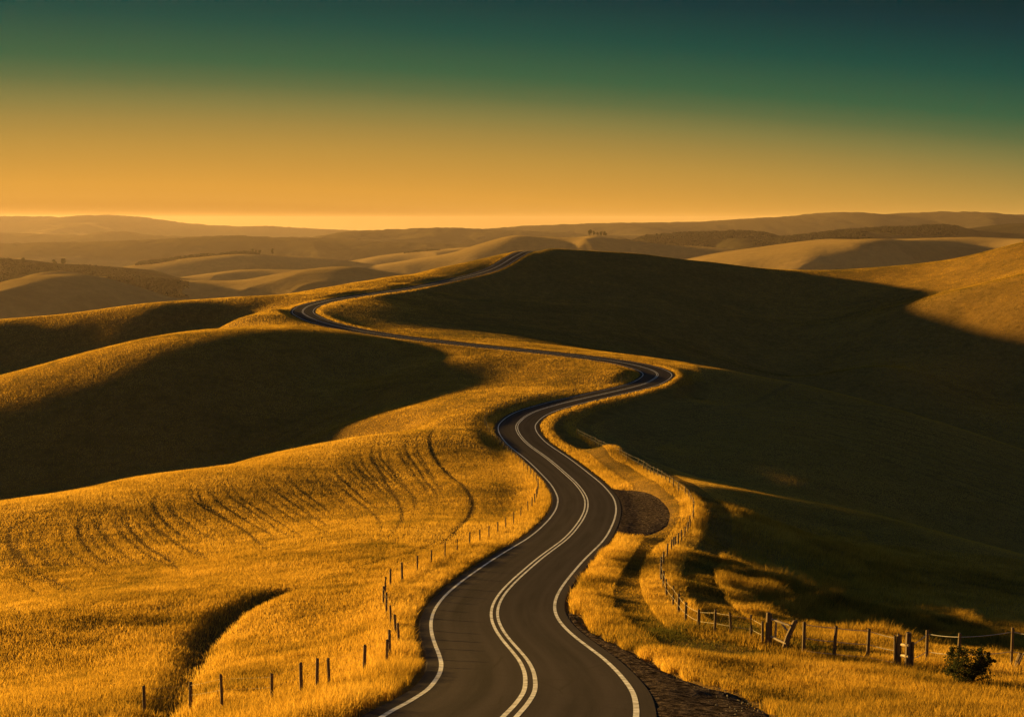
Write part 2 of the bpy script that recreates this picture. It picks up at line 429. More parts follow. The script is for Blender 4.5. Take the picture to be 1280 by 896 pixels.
def gravel_sheet(name, outer, mat):
    outer = resample(catmull(outer, 10), 0.5)
    outer = outer[np.sqrt(((outer[:, None, :2] - road[None, ::2, :2]) ** 2).sum(-1)).min(1) > HALF - 0.3]
    i0, i1 = road_station(outer[0]), road_station(outer[-1])
    n, m = 90, 26
    idx = np.linspace(i0, i1, n)
    inner = np.stack([np.interp(idx, np.arange(len(road)), road[:, k]) for k in range(2)], -1)
    nn = np.stack([np.interp(idx, np.arange(len(road)), rn[:, k]) for k in range(2)], -1)
    inner = inner - nn * (HALF - 0.12)
    s = np.linspace(0, len(outer) - 1, n)
    out = np.stack([np.interp(s, np.arange(len(outer)), outer[:, k]) for k in range(2)], -1)
    t = np.linspace(0, 1, m)[None, :, None]
    xy = inner[:, None] * (1 - t) + out[:, None] * t
    return xy


pull_xy, shoulder_xy = gravel_sheet('p', PULL, None), gravel_sheet('s', SHOULDER, None)
gravel = np.zeros((LNX, LNY), np.float32)
for xy in (pull_xy, shoulder_xy):
    f = np.repeat(np.repeat(xy, 4, 0), 2, 1) if False else xy
    for ii in range(f.shape[0] - 1):
        a, b = f[ii], f[ii + 1]
        for t in np.linspace(0, 1, 5):
            q = resample(np.c_[a * (1 - t) + b * t, np.zeros(len(a))], 0.25)
            gravel[np.clip(np.rint((q[:, 0] - LX0) / LS).astype(int), 0, LNX - 1), np.clip(np.rint((q[:, 1] - LY0) / LS).astype(int), 0, LNY - 1)] = 1
gsoft = gravel.copy()
for _ in range(4):
    gsoft[1:-1, 1:-1] = (gsoft[1:-1, 1:-1] * 2 + gsoft[:-2, 1:-1] + gsoft[2:, 1:-1] + gsoft[1:-1, :-2] + gsoft[1:-1, 2:]) / 6
# gravel lies level with the road edge: ease the ground towards the road there
gm = sample(gsoft, GX, GY)
rd, rz = sample(RD, GX, GY), sample(RZ, GX, GY, True)
GZ = np.where((gm > 0.01) & (rd < 13.5), GZ * (1 - gm) + (0.5 * GZ + 0.5 * (rz - 0.16)) * gm, GZ)
GZ -= 0.14 * gm

LEFT_POSTS = [(181, 899), (238, 893), (278, 890), (340, 884), (377, 874), (396, 867), (412, 863), (455, 848), (483, 834), (487, 824), (499, 811), (495, 799), (489, 787), (483, 772), (479, 759), (481, 746), (488, 738), (503, 730), (522, 718), (539, 709), (556, 701), (571, 693), (587, 686), (600, 680), (611, 674), (622, 668), (632, 663), (642, 657), (651, 649), (660, 641)]
LEFT_LINE = [(660, 641), (668, 631), (672, 619), (672, 608), (667, 599), (658, 589), (648, 579), (637, 569), (626, 558), (615, 547), (607, 535), (606, 526), (612, 519), (625, 512), (645, 506), (668, 501), (694, 496), (722, 491), (750, 485.5), (778, 479), (793, 473)]
RIGHT_LINE = [(722, 545), (745, 557), (775, 571), (800, 585), (825, 599), (845, 613), (858, 623), (866, 636), (867, 650), (863, 662), (855, 675), (846, 685), (838, 694), (831, 704), (827, 715), (826, 727), (829, 739), (834, 751)]
RIGHT_POSTS = [(834, 751), (841, 761), (848, 770), (857, 781), (873, 791), (893, 796), (914, 800), (939, 804)]
WIRED_POSTS = [(1004, 822), (1042, 826), (1084, 830)]
WIRED_END = [(1158, 834), (1197, 838), (1264, 836), (1330, 842)]

left_near = line_at(LEFT_POSTS, y0=35)
left_far = resample(catmull(line_at(LEFT_LINE, y0=100), 8), 4.6)[1:]
right_far = resample(catmull(line_at(RIGHT_LINE, y0=80), 8), 3.6)
right_near = line_at(RIGHT_POSTS, y0=50)
wired = line_at(WIRED_POSTS, y0=45)
wired_end = line_at(WIRED_END, y0=45)
LF = dist_field(np.vstack([left_near, left_far]), 4.0)
FR = dist_field(np.vstack([right_far, right_near, wired, wired_end]), 4.0)
# tall uncut strip that follows the right-hand verge and fence up to the far bend
RIM = line_at([(722, 545), (713, 536), (714, 526), (735, 513), (780, 500), (830, 484), (866, 473), (874, 467), (862, 461), (835, 456)], y0=220)
RM = dist_field(catmull(RIM, 8), 4.0)

# ------------------------------------------------------------------ materials
def new_mat(name):
    m = bpy.data.materials.new(name)
    m.use_nodes = True
    nt = m.node_tree
    nt.nodes.clear()
    out = nt.nodes.new('ShaderNodeOutputMaterial')
    return m, nt, out


def N(nt, typ, **kw):
    n = nt.nodes.new(typ)
    for k, v in kw.items():
        if k in n.inputs:
            n.inputs[k].default_value = v
        else:
            setattr(n, k, v)
    return n


def noise(nt, scale, detail=4, rough=0.6, coords=None, dims='3D'):
    n = N(nt, 'ShaderNodeTexNoise')
    n.inputs['Scale'].default_value = scale
    n.inputs['Detail'].default_value = detail
    n.inputs['Roughness'].default_value = rough
    if coords is not None:
        nt.links.new(coords, n.inputs['Vector'])
    return n


def ramp(nt, fac, stops, interp='LINEAR'):
    r = N(nt, 'ShaderNodeValToRGB')
    r.color_ramp.interpolation = interp
    el = r.color_ramp.elements
    while len(el) > 1:
        el.remove(el[-1])
    el[0].position = stops[0][0]
    el[0].color = (*stops[0][1], 1)
    for p, c in stops[1:]:
        e = el.new(p)
        e.color = (*c, 1)
    nt.links.new(fac, r.inputs['Fac'])
    return r


def mix(nt, fac, a, b, mode='MIX'):
    m = N(nt, 'ShaderNodeMix', data_type='RGBA', blend_type=mode)
    for sock, val in ((m.inputs[0], fac), (m.inputs[6], a), (m.inputs[7], b)):
        if hasattr(val, 'is_output'):
            nt.links.new(val, sock)
        elif isinstance(val, (int, float)):
            sock.default_value = val
        else:
            sock.default_value = (*val, 1)
    return m.outputs[2]


def bump(nt, height, strength, dist):
    b = N(nt, 'ShaderNodeBump')
    b.inputs['Strength'].default_value = strength
    b.inputs['Distance'].default_value = dist
    nt.links.new(height, b.inputs['Height'])
    return b.outputs['Normal']


def simple(name, stops, scale, rough=0.8, bump_s=0.3, bump_d=0.02, detail=5, stretch=None, spec=0.25):
    m, nt, out = new_mat(name)
    tc = N(nt, 'ShaderNodeTexCoord')
    co = tc.outputs['Object']
    if stretch:
        mp = N(nt, 'ShaderNodeMapping')
        mp.inputs['Scale'].default_value = stretch
        nt.links.new(co, mp.inputs['Vector'])
        co = mp.outputs['Vector']
    n = noise(nt, scale, detail, 0.6, co)
    c = ramp(nt, n.outputs['Fac'], stops)
    b = N(nt, 'ShaderNodeBsdfPrincipled')
    b.inputs['Roughness'].default_value = rough
    b.inputs['Specular IOR Level'].default_value = spec
    nt.links.new(c.outputs['Color'], b.inputs['Base Color'])
    nt.links.new(bump(nt, n.outputs['Fac'], bump_s, bump_d), b.inputs['Normal'])
    nt.links.new(b.outputs[0], out.inputs[0])
    return m


def ground_mat():
    m, nt, out = new_mat('dry_pasture_soil')
    geo_ = N(nt, 'ShaderNodeNewGeometry')
    pos = geo_.outputs['Position']
    big = noise(nt, 0.035, 4, 0.55, pos)
    mid = noise(nt, 0.45, 5, 0.65, pos)
    fine = noise(nt, 4.0, 4, 0.7, pos)
    c1 = ramp(nt, big.outputs['Fac'], [(0.3, (0.20, 0.125, 0.04)), (0.55, (0.27, 0.165, 0.05)), (0.75, (0.20, 0.14, 0.05))])
    c2 = mix(nt, 0.5, c1.outputs['Color'], ramp(nt, mid.outputs['Fac'], [(0.35, (0.13, 0.085, 0.03)), (0.65, (0.30, 0.19, 0.06))]).outputs['Color'])
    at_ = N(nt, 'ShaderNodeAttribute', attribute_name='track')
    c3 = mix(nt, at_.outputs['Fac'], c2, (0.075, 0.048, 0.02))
    b = N(nt, 'ShaderNodeBsdfPrincipled', Roughness=1.0)
    b.inputs['Specular IOR Level'].default_value = 0.0
    nt.links.new(c3, b.inputs['Base Color'])
    add = N(nt, 'ShaderNodeMath', operation='ADD')
    nt.links.new(mid.outputs['Fac'], add.inputs[0])
    nt.links.new(fine.outputs['Fac'], add.inputs[1])
    nt.links.new(bump(nt, add.outputs[0], 0.8, 0.35), b.inputs['Normal'])
    nt.links.new(b.outputs[0], out.inputs[0])
    return m


def grass_mat(name, stops, trans=0.48):
    m, nt, out = new_mat(name)
    a = N(nt, 'ShaderNodeAttribute', attribute_name='tint')
    c = ramp(nt, a.outputs['Fac'], stops)
    d = N(nt, 'ShaderNodeBsdfDiffuse')
    t = N(nt, 'ShaderNodeBsdfTranslucent')
    nt.links.new(c.outputs['Color'], d.inputs['Color'])
    nt.links.new(c.outputs['Color'], t.inputs['Color'])
    mx = N(nt, 'ShaderNodeMixShader')
    mx.inputs[0].default_value = trans
    nt.links.new(d.outputs[0], mx.inputs[1])
    nt.links.new(t.outputs[0], mx.inputs[2])
    nt.links.new(mx.outputs[0], out.inputs[0])
    return m


def asphalt_mat():
    m, nt, out = new_mat('worn_asphalt')
    uv = N(nt, 'ShaderNodeUVMap', uv_map='UVMap')
    sep = N(nt, 'ShaderNodeSeparateXYZ')
    nt.links.new(uv.outputs[0], sep.inputs[0])
    geo_ = N(nt, 'ShaderNodeNewGeometry')
    pos = geo_.outputs['Position']
    grain = noise(nt, 22, 3, 0.7, pos)
    patch = noise(nt, 0.25, 5, 0.6, pos)
    mp = N(nt, 'ShaderNodeMapping')
    mp.inputs['Scale'].default_value = (1.6, 0.06, 1)
    nt.links.new(uv.outputs[0], mp.inputs['Vector'])
    streak = noise(nt, 1.0, 4, 0.6, mp.outputs['Vector'])
    base = ramp(nt, patch.outputs['Fac'], [(0.3, (0.020, 0.0165, 0.022)), (0.7, (0.033, 0.027, 0.034))]).outputs['Color']
    base = mix(nt, 0.6, base, ramp(nt, streak.outputs['Fac'], [(0.35, (0.009, 0.008, 0.010)), (0.65, (0.050, 0.040, 0.047))]).outputs['Color'])
    # wheel paths: polished a little paler, two to a lane
    ab = N(nt, 'ShaderNodeMath', operation='ABSOLUTE')
    nt.links.new(sep.outputs[0], ab.inputs[0])
    w1 = N(nt, 'ShaderNodeMath', operation='SUBTRACT')
    w1.inputs[1].default_value = 1.75
    nt.links.new(ab.outputs[0], w1.inputs[0])
    w2 = N(nt, 'ShaderNodeMath', operation='ABSOLUTE')
    nt.links.new(w1.outputs[0], w2.inputs[0])
    wp = ramp(nt, w2.outputs[0], [(0.0, (0.0, 0.0, 0.0)), (0.35, (0.0, 0.0, 0.0)), (0.8, (0.85, 0.85, 0.85)), (1.0, (0.3, 0.3, 0.3))], 'EASE')
    base = mix(nt, wp.outputs['Color'], base, (0.046, 0.037, 0.044))
    vor = N(nt, 'ShaderNodeTexVoronoi', feature='DISTANCE_TO_EDGE')
    vor.inputs['Scale'].default_value = 0.16
    wob = noise(nt, 0.6, 3, 0.6, pos)
    ad = mix(nt, 0.12, pos, wob.outputs['Color'], 'ADD')
    nt.links.new(ad, vor.inputs['Vector'])
    ck = ramp(nt, vor.outputs['Distance'], [(0.0, (0.85, 0.85, 0.85)), (0.006, (0.0, 0.0, 0.0))])
    base = mix(nt, ck.outputs['Color'], base, (0.018, 0.016, 0.015))
    base = mix(nt, 0.35, base, ramp(nt, grain.outputs['Fac'], [(0.3, (0.014, 0.012, 0.012)), (0.7, (0.080, 0.070, 0.070))]).outputs['Color'])
    b = N(nt, 'ShaderNodeBsdfPrincipled', Roughness=0.82)
    b.inputs['Specular IOR Level'].default_value = 0.03
    nt.links.new(base, b.inputs['Base Color'])
    nt.links.new(bump(nt, grain.outputs['Fac'], 0.5, 0.012), b.inputs['Normal'])
    nt.links.new(b.outputs[0], out.inputs[0])
    return m


def hill_mat(name, lo, hi, scale, haze_paint=0.0, sheen=0.0):
    m, nt, out = new_mat(name)
    geo_ = N(nt, 'ShaderNodeNewGeometry')
    pos = geo_.outputs['Position']
    a = noise(nt, scale, 6, 0.6, pos)
    b2 = noise(nt, scale * 9, 5, 0.7, pos)
    c = ramp(nt, a.outputs['Fac'], [(0.35, lo), (0.65, hi)])
    c = mix(nt, 0.35, c.outputs['Color'], ramp(nt, b2.outputs['Fac'], [(0.35, tuple(x * .6 for x in lo)), (0.65, hi)]).outputs['Color'])
    # valley haze put into the colour: tops darkened, foot of each slope left paler
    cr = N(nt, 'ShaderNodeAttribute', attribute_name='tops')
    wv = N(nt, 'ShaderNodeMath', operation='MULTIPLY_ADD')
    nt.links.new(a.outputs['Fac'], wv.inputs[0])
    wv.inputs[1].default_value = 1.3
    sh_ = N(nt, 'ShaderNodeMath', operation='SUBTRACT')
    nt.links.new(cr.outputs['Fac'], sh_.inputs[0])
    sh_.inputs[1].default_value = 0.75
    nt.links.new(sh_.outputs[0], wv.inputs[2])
    wf = ramp(nt, wv.outputs[0], [(0.35, (0, 0, 0)), (0.62, (haze_paint, haze_paint, haze_paint))])
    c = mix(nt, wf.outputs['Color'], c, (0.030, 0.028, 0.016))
    b = N(nt, 'ShaderNodeBsdfPrincipled', Roughness=1.0)
    b.inputs['Specular IOR Level'].default_value = 0.0
    b.inputs['Sheen Weight'].default_value = sheen            # standing grass catches low light
    b.inputs['Sheen Roughness'].default_value = 0.5
    b.inputs['Sheen Tint'].default_value = (0.9, 0.62, 0.25, 1)
    nt.links.new(c, b.inputs['Base Color'])
    nt.links.new(bump(nt, b2.outputs['Fac'], 0.7, 0.12 / scale / 9), b.inputs['Normal'])
    nt.links.new(b.outputs[0], out.inputs[0])
    return m


M_ground = ground_mat()
M_asphalt = asphalt_mat()
M_paint = simple('road_paint', [(0.28, (0.12, 0.11, 0.12)), (0.42, (0.42, 0.42, 0.45)), (0.62, (0.68, 0.69, 0.78))], 2.2, 0.7, 0.2, 0.004, 9)
M_gravel = simple('gravel', [(0.36, (0.010, 0.0075, 0.007)), (0.48, (0.038, 0.029, 0.026)), (0.62, (0.11, 0.084, 0.074))], 3.2, 0.95, 1.0, 0.30, 9, None, 0.0)
M_post = simple('weathered_post_wood', [(0.3, (0.07, 0.05, 0.035)), (0.7, (0.20, 0.15, 0.10))], 9.0, 0.9, 0.5, 0.01, 5, (6, 6, 0.6))
M_rail = simple('pale_rail_wood', [(0.3, (0.30, 0.24, 0.17)), (0.7, (0.52, 0.43, 0.32))], 9.0, 0.85, 0.4, 0.01, 5)
M_wire = simple('galvanised_wire', [(0.3, (0.45, 0.42, 0.38)), (0.7, (0.6, 0.57, 0.52))], 5.0, 0.5, 0.0, 0.001)
M_bark = simple('bark', [(0.3, (0.05, 0.035, 0.025)), (0.7, (0.13, 0.095, 0.07))], 6.0, 0.95, 0.6, 0.02)
M_stone = simple('pebble_stone', [(0.3, (0.12, 0.10, 0.085)), (0.7, (0.30, 0.26, 0.21))], 3.0, 0.9, 0.4, 0.02)
GOLD = [(0.0, (0.085, 0.08, 0.02)), (0.25, (0.26, 0.168, 0.03)), (0.6, (0.51, 0.315, 0.042)), (1.0, (0.70, 0.46, 0.09))]
DULL = [(0.0, (0.075, 0.075, 0.028)), (0.4, (0.16, 0.125, 0.045)), (0.8, (0.27, 0.19, 0.065)), (1.0, (0.36, 0.25, 0.09))]
M_grass = grass_mat('golden_grass', GOLD)
M_pasture = grass_mat('grazed_grass', DULL, 0.35)
M_leaf = grass_mat('dark_leaves', [(0.0, (0.022, 0.028, 0.012)), (0.6, (0.05, 0.058, 0.022)), (1.0, (0.09, 0.085, 0.03))], 0.25)
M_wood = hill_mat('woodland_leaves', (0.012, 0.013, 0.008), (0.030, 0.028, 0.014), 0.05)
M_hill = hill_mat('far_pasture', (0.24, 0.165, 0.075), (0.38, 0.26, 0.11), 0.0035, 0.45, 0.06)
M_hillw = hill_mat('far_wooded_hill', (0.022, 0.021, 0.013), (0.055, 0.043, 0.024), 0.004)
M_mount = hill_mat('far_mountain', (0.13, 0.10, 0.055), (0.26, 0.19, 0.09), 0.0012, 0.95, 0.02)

# ------------------------------------------------------------------ ground, road, markings, gravel
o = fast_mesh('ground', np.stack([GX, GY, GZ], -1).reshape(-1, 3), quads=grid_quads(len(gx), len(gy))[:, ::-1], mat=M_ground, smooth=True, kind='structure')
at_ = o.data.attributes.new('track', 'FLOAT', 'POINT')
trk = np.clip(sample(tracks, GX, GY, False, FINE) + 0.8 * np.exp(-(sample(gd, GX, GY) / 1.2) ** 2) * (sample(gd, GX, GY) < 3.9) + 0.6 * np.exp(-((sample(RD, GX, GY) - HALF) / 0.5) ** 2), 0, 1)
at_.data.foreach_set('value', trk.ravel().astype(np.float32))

nS = len(road)
CROWN = 0.05


def strip(name, offs, mat, kind='structure', i0=0, i1=None, uv=False):
    """offs: list of (offset to the left in m, height above the road edge)"""
    P, Q = road[i0:i1], rn[i0:i1]
    rows = [np.c_[P[:, :2] + Q * a, P[:, 2] + h] for a, h in offs]
    co = np.stack(rows, 1)
    n, k = co.shape[:2]
    ob = fast_mesh(name, co.reshape(-1, 3), quads=grid_quads(n, k), mat=mat, smooth=False, kind=kind)
    if uv:
        s = np.r_[0, np.cumsum(np.linalg.norm(np.diff(P[:, :2], axis=0), axis=1))]
        UV = np.stack([np.broadcast_to(np.array([a for a, _ in offs])[None], (n, k)), np.broadcast_to(s[:, None], (n, k))], -1).reshape(-1, 2)
        lay = ob.data.uv_layers.new(name='UVMap')
        vi = np.empty(len(ob.data.loops), np.int32)
        ob.data.loops.foreach_get('vertex_index', vi)
        lay.data.foreach_set('uv', UV[vi].ravel().astype(np.float32))
    return ob


def crown(a):
    return CROWN * (1 - abs(a) / HALF)


strip('road', [(-HALF - 0.25, -0.30), (-HALF, 0.0), (0, CROWN), (HALF, 0.0), (HALF + 0.25, -0.30)][::-1], M_asphalt, uv=True)
for a, wd in ((3.3, 0.17), (-3.3, 0.17)):
    strip('edge_line', [(a + wd / 2, crown(a + wd / 2) + 0.006), (a - wd / 2, crown(a - wd / 2) + 0.006)], M_paint)
for a, wd in ((0.17, 0.15), (-0.17, 0.15)):
    strip('centre_line', [(a + wd / 2, crown(a + wd / 2) + 0.006), (a - wd / 2, crown(a - wd / 2) + 0.006)], M_paint)


def lay_gravel(name, xy):
    n, m = xy.shape[:2]
    zg = ground(xy[..., 0], xy[..., 1])
    fine = resample(road, 0.1)
    fine = fine[fine[:, 1] < 260]
    pf = xy.reshape(-1, 2)
    near_ = np.concatenate([((pf[k:k + 300, None] - fine[None, :, :2]) ** 2).sum(-1).argmin(1) for k in range(0, len(pf), 300)])
    d = np.sqrt(((pf - fine[near_, :2]) ** 2).sum(1)).reshape(xy.shape[:2])
    rz_ = fine[near_, 2].reshape(xy.shape[:2])
    t = smooth01((d - HALF - 0.1) / 2.2)
    edge = np.minimum(1, np.arange(m)[::-1] / 6.0)[None]
    z = (rz_ - 0.022) * (1 - t) + (zg + 0.10 * edge + 0.02 * edge * vnoise(xy[..., 0], xy[..., 1], 1.1, 21)) * t
    z = np.where(t > 0.02, np.maximum(z, zg + 0.03 * edge), z)
    z[:, -1] -= 0.08
    return fast_mesh(name, np.concatenate([xy, z[..., None]], -1).reshape(-1, 3), quads=grid_quads(n, m), mat=M_gravel, smooth=True, kind='structure')


lay_gravel('gravel_pullout', pull_xy)
lay_gravel('gravel_shoulder', shoulder_xy)

# loose stones on the gravel
vs, fs = [], []
for xy, cnt in ((pull_xy, 320), (shoulder_xy, 650)):
    n, m = xy.shape[:2]
    for _ in range(cnt):
        i, j = rng.integers(0, n - 1), rng.integers(2, m - 1)
        p = xy[i, j] + rng.uniform(-0.3, 0.3, 2)
        if float(sample(RD, *p)) < HALF + 0.2:
            continue
        s = rng.uniform(0.015, 0.05)
        b = len(vs)
        z = float(ground(*p)) + 0.10
        for dx, dy, dz in ((1, 0, 0), (0, 1, 0), (-1, 0, 0), (0, -1, 0), (0, 0, .8), (0, 0, -.8)):
            k = s * rng.uniform(0.6, 1.3)
            vs.append((p[0] + dx * k, p[1] + dy * k, z + dz * k))
        for t in ((0, 1, 4), (1, 2, 4), (2, 3, 4), (3, 0, 4), (1, 0, 5), (2, 1, 5), (3, 2, 5), (0, 3, 5)):
            fs.append([b + q for q in t])
st = mesh_obj('loose_stones', vs, fs, M_stone)
st['kind'] = 'stuff'

# ------------------------------------------------------------------ grass
# what the camera can see, give or take a few metres, so that blades are not wasted behind ridges
AZ = np.linspace(-0.52, 0.52, 521)
YS = np.arange(20.0, 800.0, 1.0)
hz = (ground(AZ[:, None] * YS[None], np.broadcast_to(YS, (len(AZ), len(YS)))) - CZ) / YS[None]
HOR = np.maximum.accumulate(hz, axis=1)


def scatter(y0, y1, n):
    y = np.sqrt(rng.uniform(y0 ** 2, y1 ** 2, n))
    t = rng.uniform(-0.40, 0.40, n) + rng.uniform(-7, 7, n) / y
    x = t * y
    z = ground(x, y)
    ia = np.clip(np.rint((t - AZ[0]) / (AZ[1] - AZ[0])).astype(int), 0, len(AZ) - 1)
    iy = np.clip((y - YS[0]).astype(int) - 1, 0, len(YS) - 1)
    keep = (z + 3.0 - CZ) / y >= HOR[ia, iy]
    rd = sample(RD, x, y)
    keep &= rd > HALF + 0.22 + 0.25 * np.abs(vnoise(x, y, 0.8, 31))
    keep &= rng.random(n) > 0.75 * sample(furrow, x, y)
    gm = sample(gravel, x, y, True)
    keep &= (gm < 0.5) | (rng.random(n) < 0.05)
    tr = sample(tracks, x, y, False, FINE)
    keep &= rng.random(n) > tr * 1.05
    keep &= rng.random(n) > 0.85 * np.exp(-(sample(gd, x, y) / 0.8) ** 2) * (sample(gd, x, y) < 3.5)
    return x[keep], y[keep], z[keep], rd[keep]


def right_of_road(x, y):
    """signed: >0 right of the road (by nearest road row), only used inside 420 m"""
    rx = np.interp(y, road[(road[:, 1] < 325)][:, 1], road[(road[:, 1] < 325)][:, 0])
    return x - rx


def grow(name, y0, y1, n, wid, seg, mat):
    x, y, z, rd = scatter(y0, y1, n)
    right = right_of_road(x, y)
    # height of the sward by place
    clump = 0.5 + 0.5 * vnoise(x, y, 1.7, 41)
    broad = 0.5 + 0.5 * vnoise(x, y, 7.0, 43)
    h = np.full(len(x), 0.28)
    far_ = smooth01((y - 60) / 120)                       # the fields are even, the near meadow tussocky
    h *= (0.5 + 0.65 * clump + 0.4 * broad) * (1 - far_) + (0.9 + 0.15 * clump + 0.05 * broad) * far_
    lf, fr, rm = sample(LF, x, y), sample(FR, x, y), sample(RM, x, y)
    verge = np.exp(-((rd - HALF - 1.2) / 1.5) ** 2)
    fence = np.maximum(np.exp(-(lf / 1.1) ** 2), np.maximum(np.exp(-(fr / 1.4) ** 2), np.exp(-(rm / 1.2) ** 2)))
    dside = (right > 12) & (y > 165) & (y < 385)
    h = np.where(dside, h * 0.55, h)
    flank = smooth01((y - 385) / 25) * smooth01((x + 45) / 30) * smooth01((150 - x) / 60)
    h *= 1 - 0.3 * flank
    meadow = (right > 2) & (y < 110)
    h = np.where(meadow, h * (0.95 + 0.6 * np.clip(vnoise(x, y, 5.0, 59) + 0.3, 0, 1)), h)
    h *= 1 + 0.75 * np.maximum(verge, fence) * np.where(meadow & (y < 90), 0.35, 1.0)
    h *= 1 - 0.6 * np.clip(sample(tracks, x, y, False, FINE), 0, 1)
    h *= 1 - 0.35 * sample(furrow, x, y)
    # swath of cut grass in the ditch between road and right-hand fence
    ditch = (right > HALF) & (y > 60) & (y < 330) & (np.maximum(verge, fence) < 0.35) & ((fr < 3.9) | (rm < 3.9) | (rd < 12))
    h = np.where(ditch, h * 0.5, h)
    # rank ungrazed grass on the brow just beyond the right-hand fence
    brow = (right > 11) & (right < 34) & (y > 78) & (y < 172)
    h = np.where(brow, h * (1.0 + 1.3 * clump * (0.5 + broad)), h)
    h = np.where(sample(gravel, x, y, True) > 0.5, 0.12, h)          # low weeds in the gravel
    h *= rng.uniform(0.6, 1.25, len(x))
    m = len(x)
    yaw = rng.uniform(0, 2 * np.pi, m)
    # lean: mostly random, a slight common lean to the right as if combed by wind
    la = rng.normal(0, 0.26, m) + 0.10
    lb = rng.normal(0, 0.26, m)
    w = wid * rng.uniform(0.6, 1.4, m)
    cx, cy = np.cos(yaw) * w / 2, np.sin(yaw) * w / 2
    base = np.stack([x, y, z - 0.04], -1)
    side = np.stack([cx, cy, 0 * cx], -1)
    tip = base + np.stack([la * h, lb * h, h], -1)
    if seg == 2:
        midp = base + np.stack([la * h * 0.35, lb * h * 0.35, h * 0.58], -1)
        co = np.stack([base - side, base + side, midp - side * 0.8, midp + side * 0.8, tip], 1).reshape(-1, 3)
        b = np.arange(m) * 5
        quads = np.stack([b, b + 1, b + 3, b + 2], -1)
        tris = np.stack([b + 2, b + 3, b + 4], -1)
        per = 5
    else:
        co = np.stack([base - side, base + side, tip], 1).reshape(-1, 3)
        b = np.arange(m) * 3
        quads, tris, per = None, np.stack([b, b + 1, b + 2], -1), 3
    tint = 0.56 + 0.16 * vnoise(x, y, 1.1, 50) + 0.22 * vnoise(x, y, 4.0, 51) + 0.18 * vnoise(x, y, 17.0, 52) + rng.normal(0, 0.18, m)
    tint = np.where(ditch, tint - 0.28, tint)
    tint = np.where(meadow, tint - 0.10 - 0.22 * np.clip(vnoise(x, y, 9.0, 57), 0, 1) - 0.25 * np.clip(vnoise(x, y, 3.4, 58), 0, 1), tint)
    tint = np.where(dside, tint + 0.32, tint)  # grass colour raised here to lift the shade on this slope
    tint -= 0.28 * smooth01((x - 120) / 40) * smooth01((y - 480) / 60)
    tint -= 0.42 * flank  # grass colour lowered so the shade on the flank reads deeper
    tint += 0.18 * np.maximum(verge, fence) + 0.5 * sample(furrow, x, y)
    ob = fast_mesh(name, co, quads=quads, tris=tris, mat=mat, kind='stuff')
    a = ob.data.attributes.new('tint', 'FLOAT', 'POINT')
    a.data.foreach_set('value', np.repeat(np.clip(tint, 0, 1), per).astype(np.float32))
    print('grass', name, m)
    return ob


grow('meadow_grass', 28, 62, int(320000 * DENS), 0.020, 2, M_grass)
grow('meadow_grass', 62, 115, int(700000 * DENS), 0.026, 2, M_grass)
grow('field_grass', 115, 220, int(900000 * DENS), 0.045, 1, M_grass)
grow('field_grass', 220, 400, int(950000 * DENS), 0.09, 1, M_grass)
grow('hill_grass', 400, 760, int(1200000 * DENS), 0.16, 1, M_grass)

# ------------------------------------------------------------------ fences
def tube(P, r, sides=6, cap=True):
    """tube along points P with radius r (number or list): verts, faces"""
    P = [Vector(p) for p in P]
    rr = r if hasattr(r, '__len__') else [r] * len(P)
    vs, fs = [], []
    for i, p in enumerate(P):
        t = (P[min(i + 1, len(P) - 1)] - P[max(i - 1, 0)]).normalized()
        a = t.cross(Vector((0, 0, 1)))
        if a.length < 0.05:
            a = t.cross(Vector((0, 1, 0)))
        a.normalize()
        b = a.cross(t).normalized()
        for k in range(sides):
            q = 2 * math.pi * k / sides
            vs.append(p + (a * math.cos(q) + b * math.sin(q)) * rr[i])
    for i in range(len(P) - 1):
        for k in range(sides):
            k2 = (k + 1) % sides
            fs.append((i * sides + k, i * sides + k2, (i + 1) * sides + k2, (i + 1) * sides + k))
    if cap:
        fs.append(tuple(range(sides))[::-1])
        fs.append(tuple((len(P) - 1) * sides + k for k in range(sides)))
    return vs, fs


def post_shape(h, r, lean=(0, 0), jag=0.03):
    vs, fs = tube([(0, 0, -0.35), (lean[0] * .5, lean[1] * .5, h * 0.5), (lean[0], lean[1], h - 0.02), (lean[0], lean[1], h)], [r * 1.08, r, r * 0.97, r * 0.8], 8)
    return [Vector((v.x * random.uniform(.92, 1.08) if False else v.x, v.y, v.z + (random.uniform(-jag, jag) if v.z > h - 0.05 else 0))) for v in vs], fs


def add_post(parent, p, origin, h, r, lean=None, name='post', mat=None):
    lean = lean or (random.gauss(0, 0.035), random.gauss(0, 0.035))
    vs, fs = post_shape(h, r, lean)
    o = mesh_obj(name, vs, fs, mat or M_post, parent)
    o.location = Vector(p) - Vector(origin)
    o['top'] = h
    return o, Vector(p) + Vector((lean[0], lean[1], h))


def wire(parent, origin, tops, frac, sag, r, name='wire'):
    """one wire strung along the posts: tops = list of (base point, height)"""
    pts = []
    for i in range(len(tops) - 1):
        a, ha = tops[i]
        b, hb = tops[i + 1]
        A, B = Vector(a) + Vector((0, 0, ha * frac)), Vector(b) + Vector((0, 0, hb * frac))
        L = (B - A).length
        for k in range(7):
            t = k / 7
            q = A.lerp(B, t)
            q.z -= sag * L * 4 * t * (1 - t)
            pts.append(q - Vector(origin))
    pts.append(Vector(tops[-1][0]) + Vector((0, 0, tops[-1][1] * frac)) - Vector(origin))
    vs, fs = tube(pts, r, 4)
    return mesh_obj(name, vs, fs, M_wire, parent)


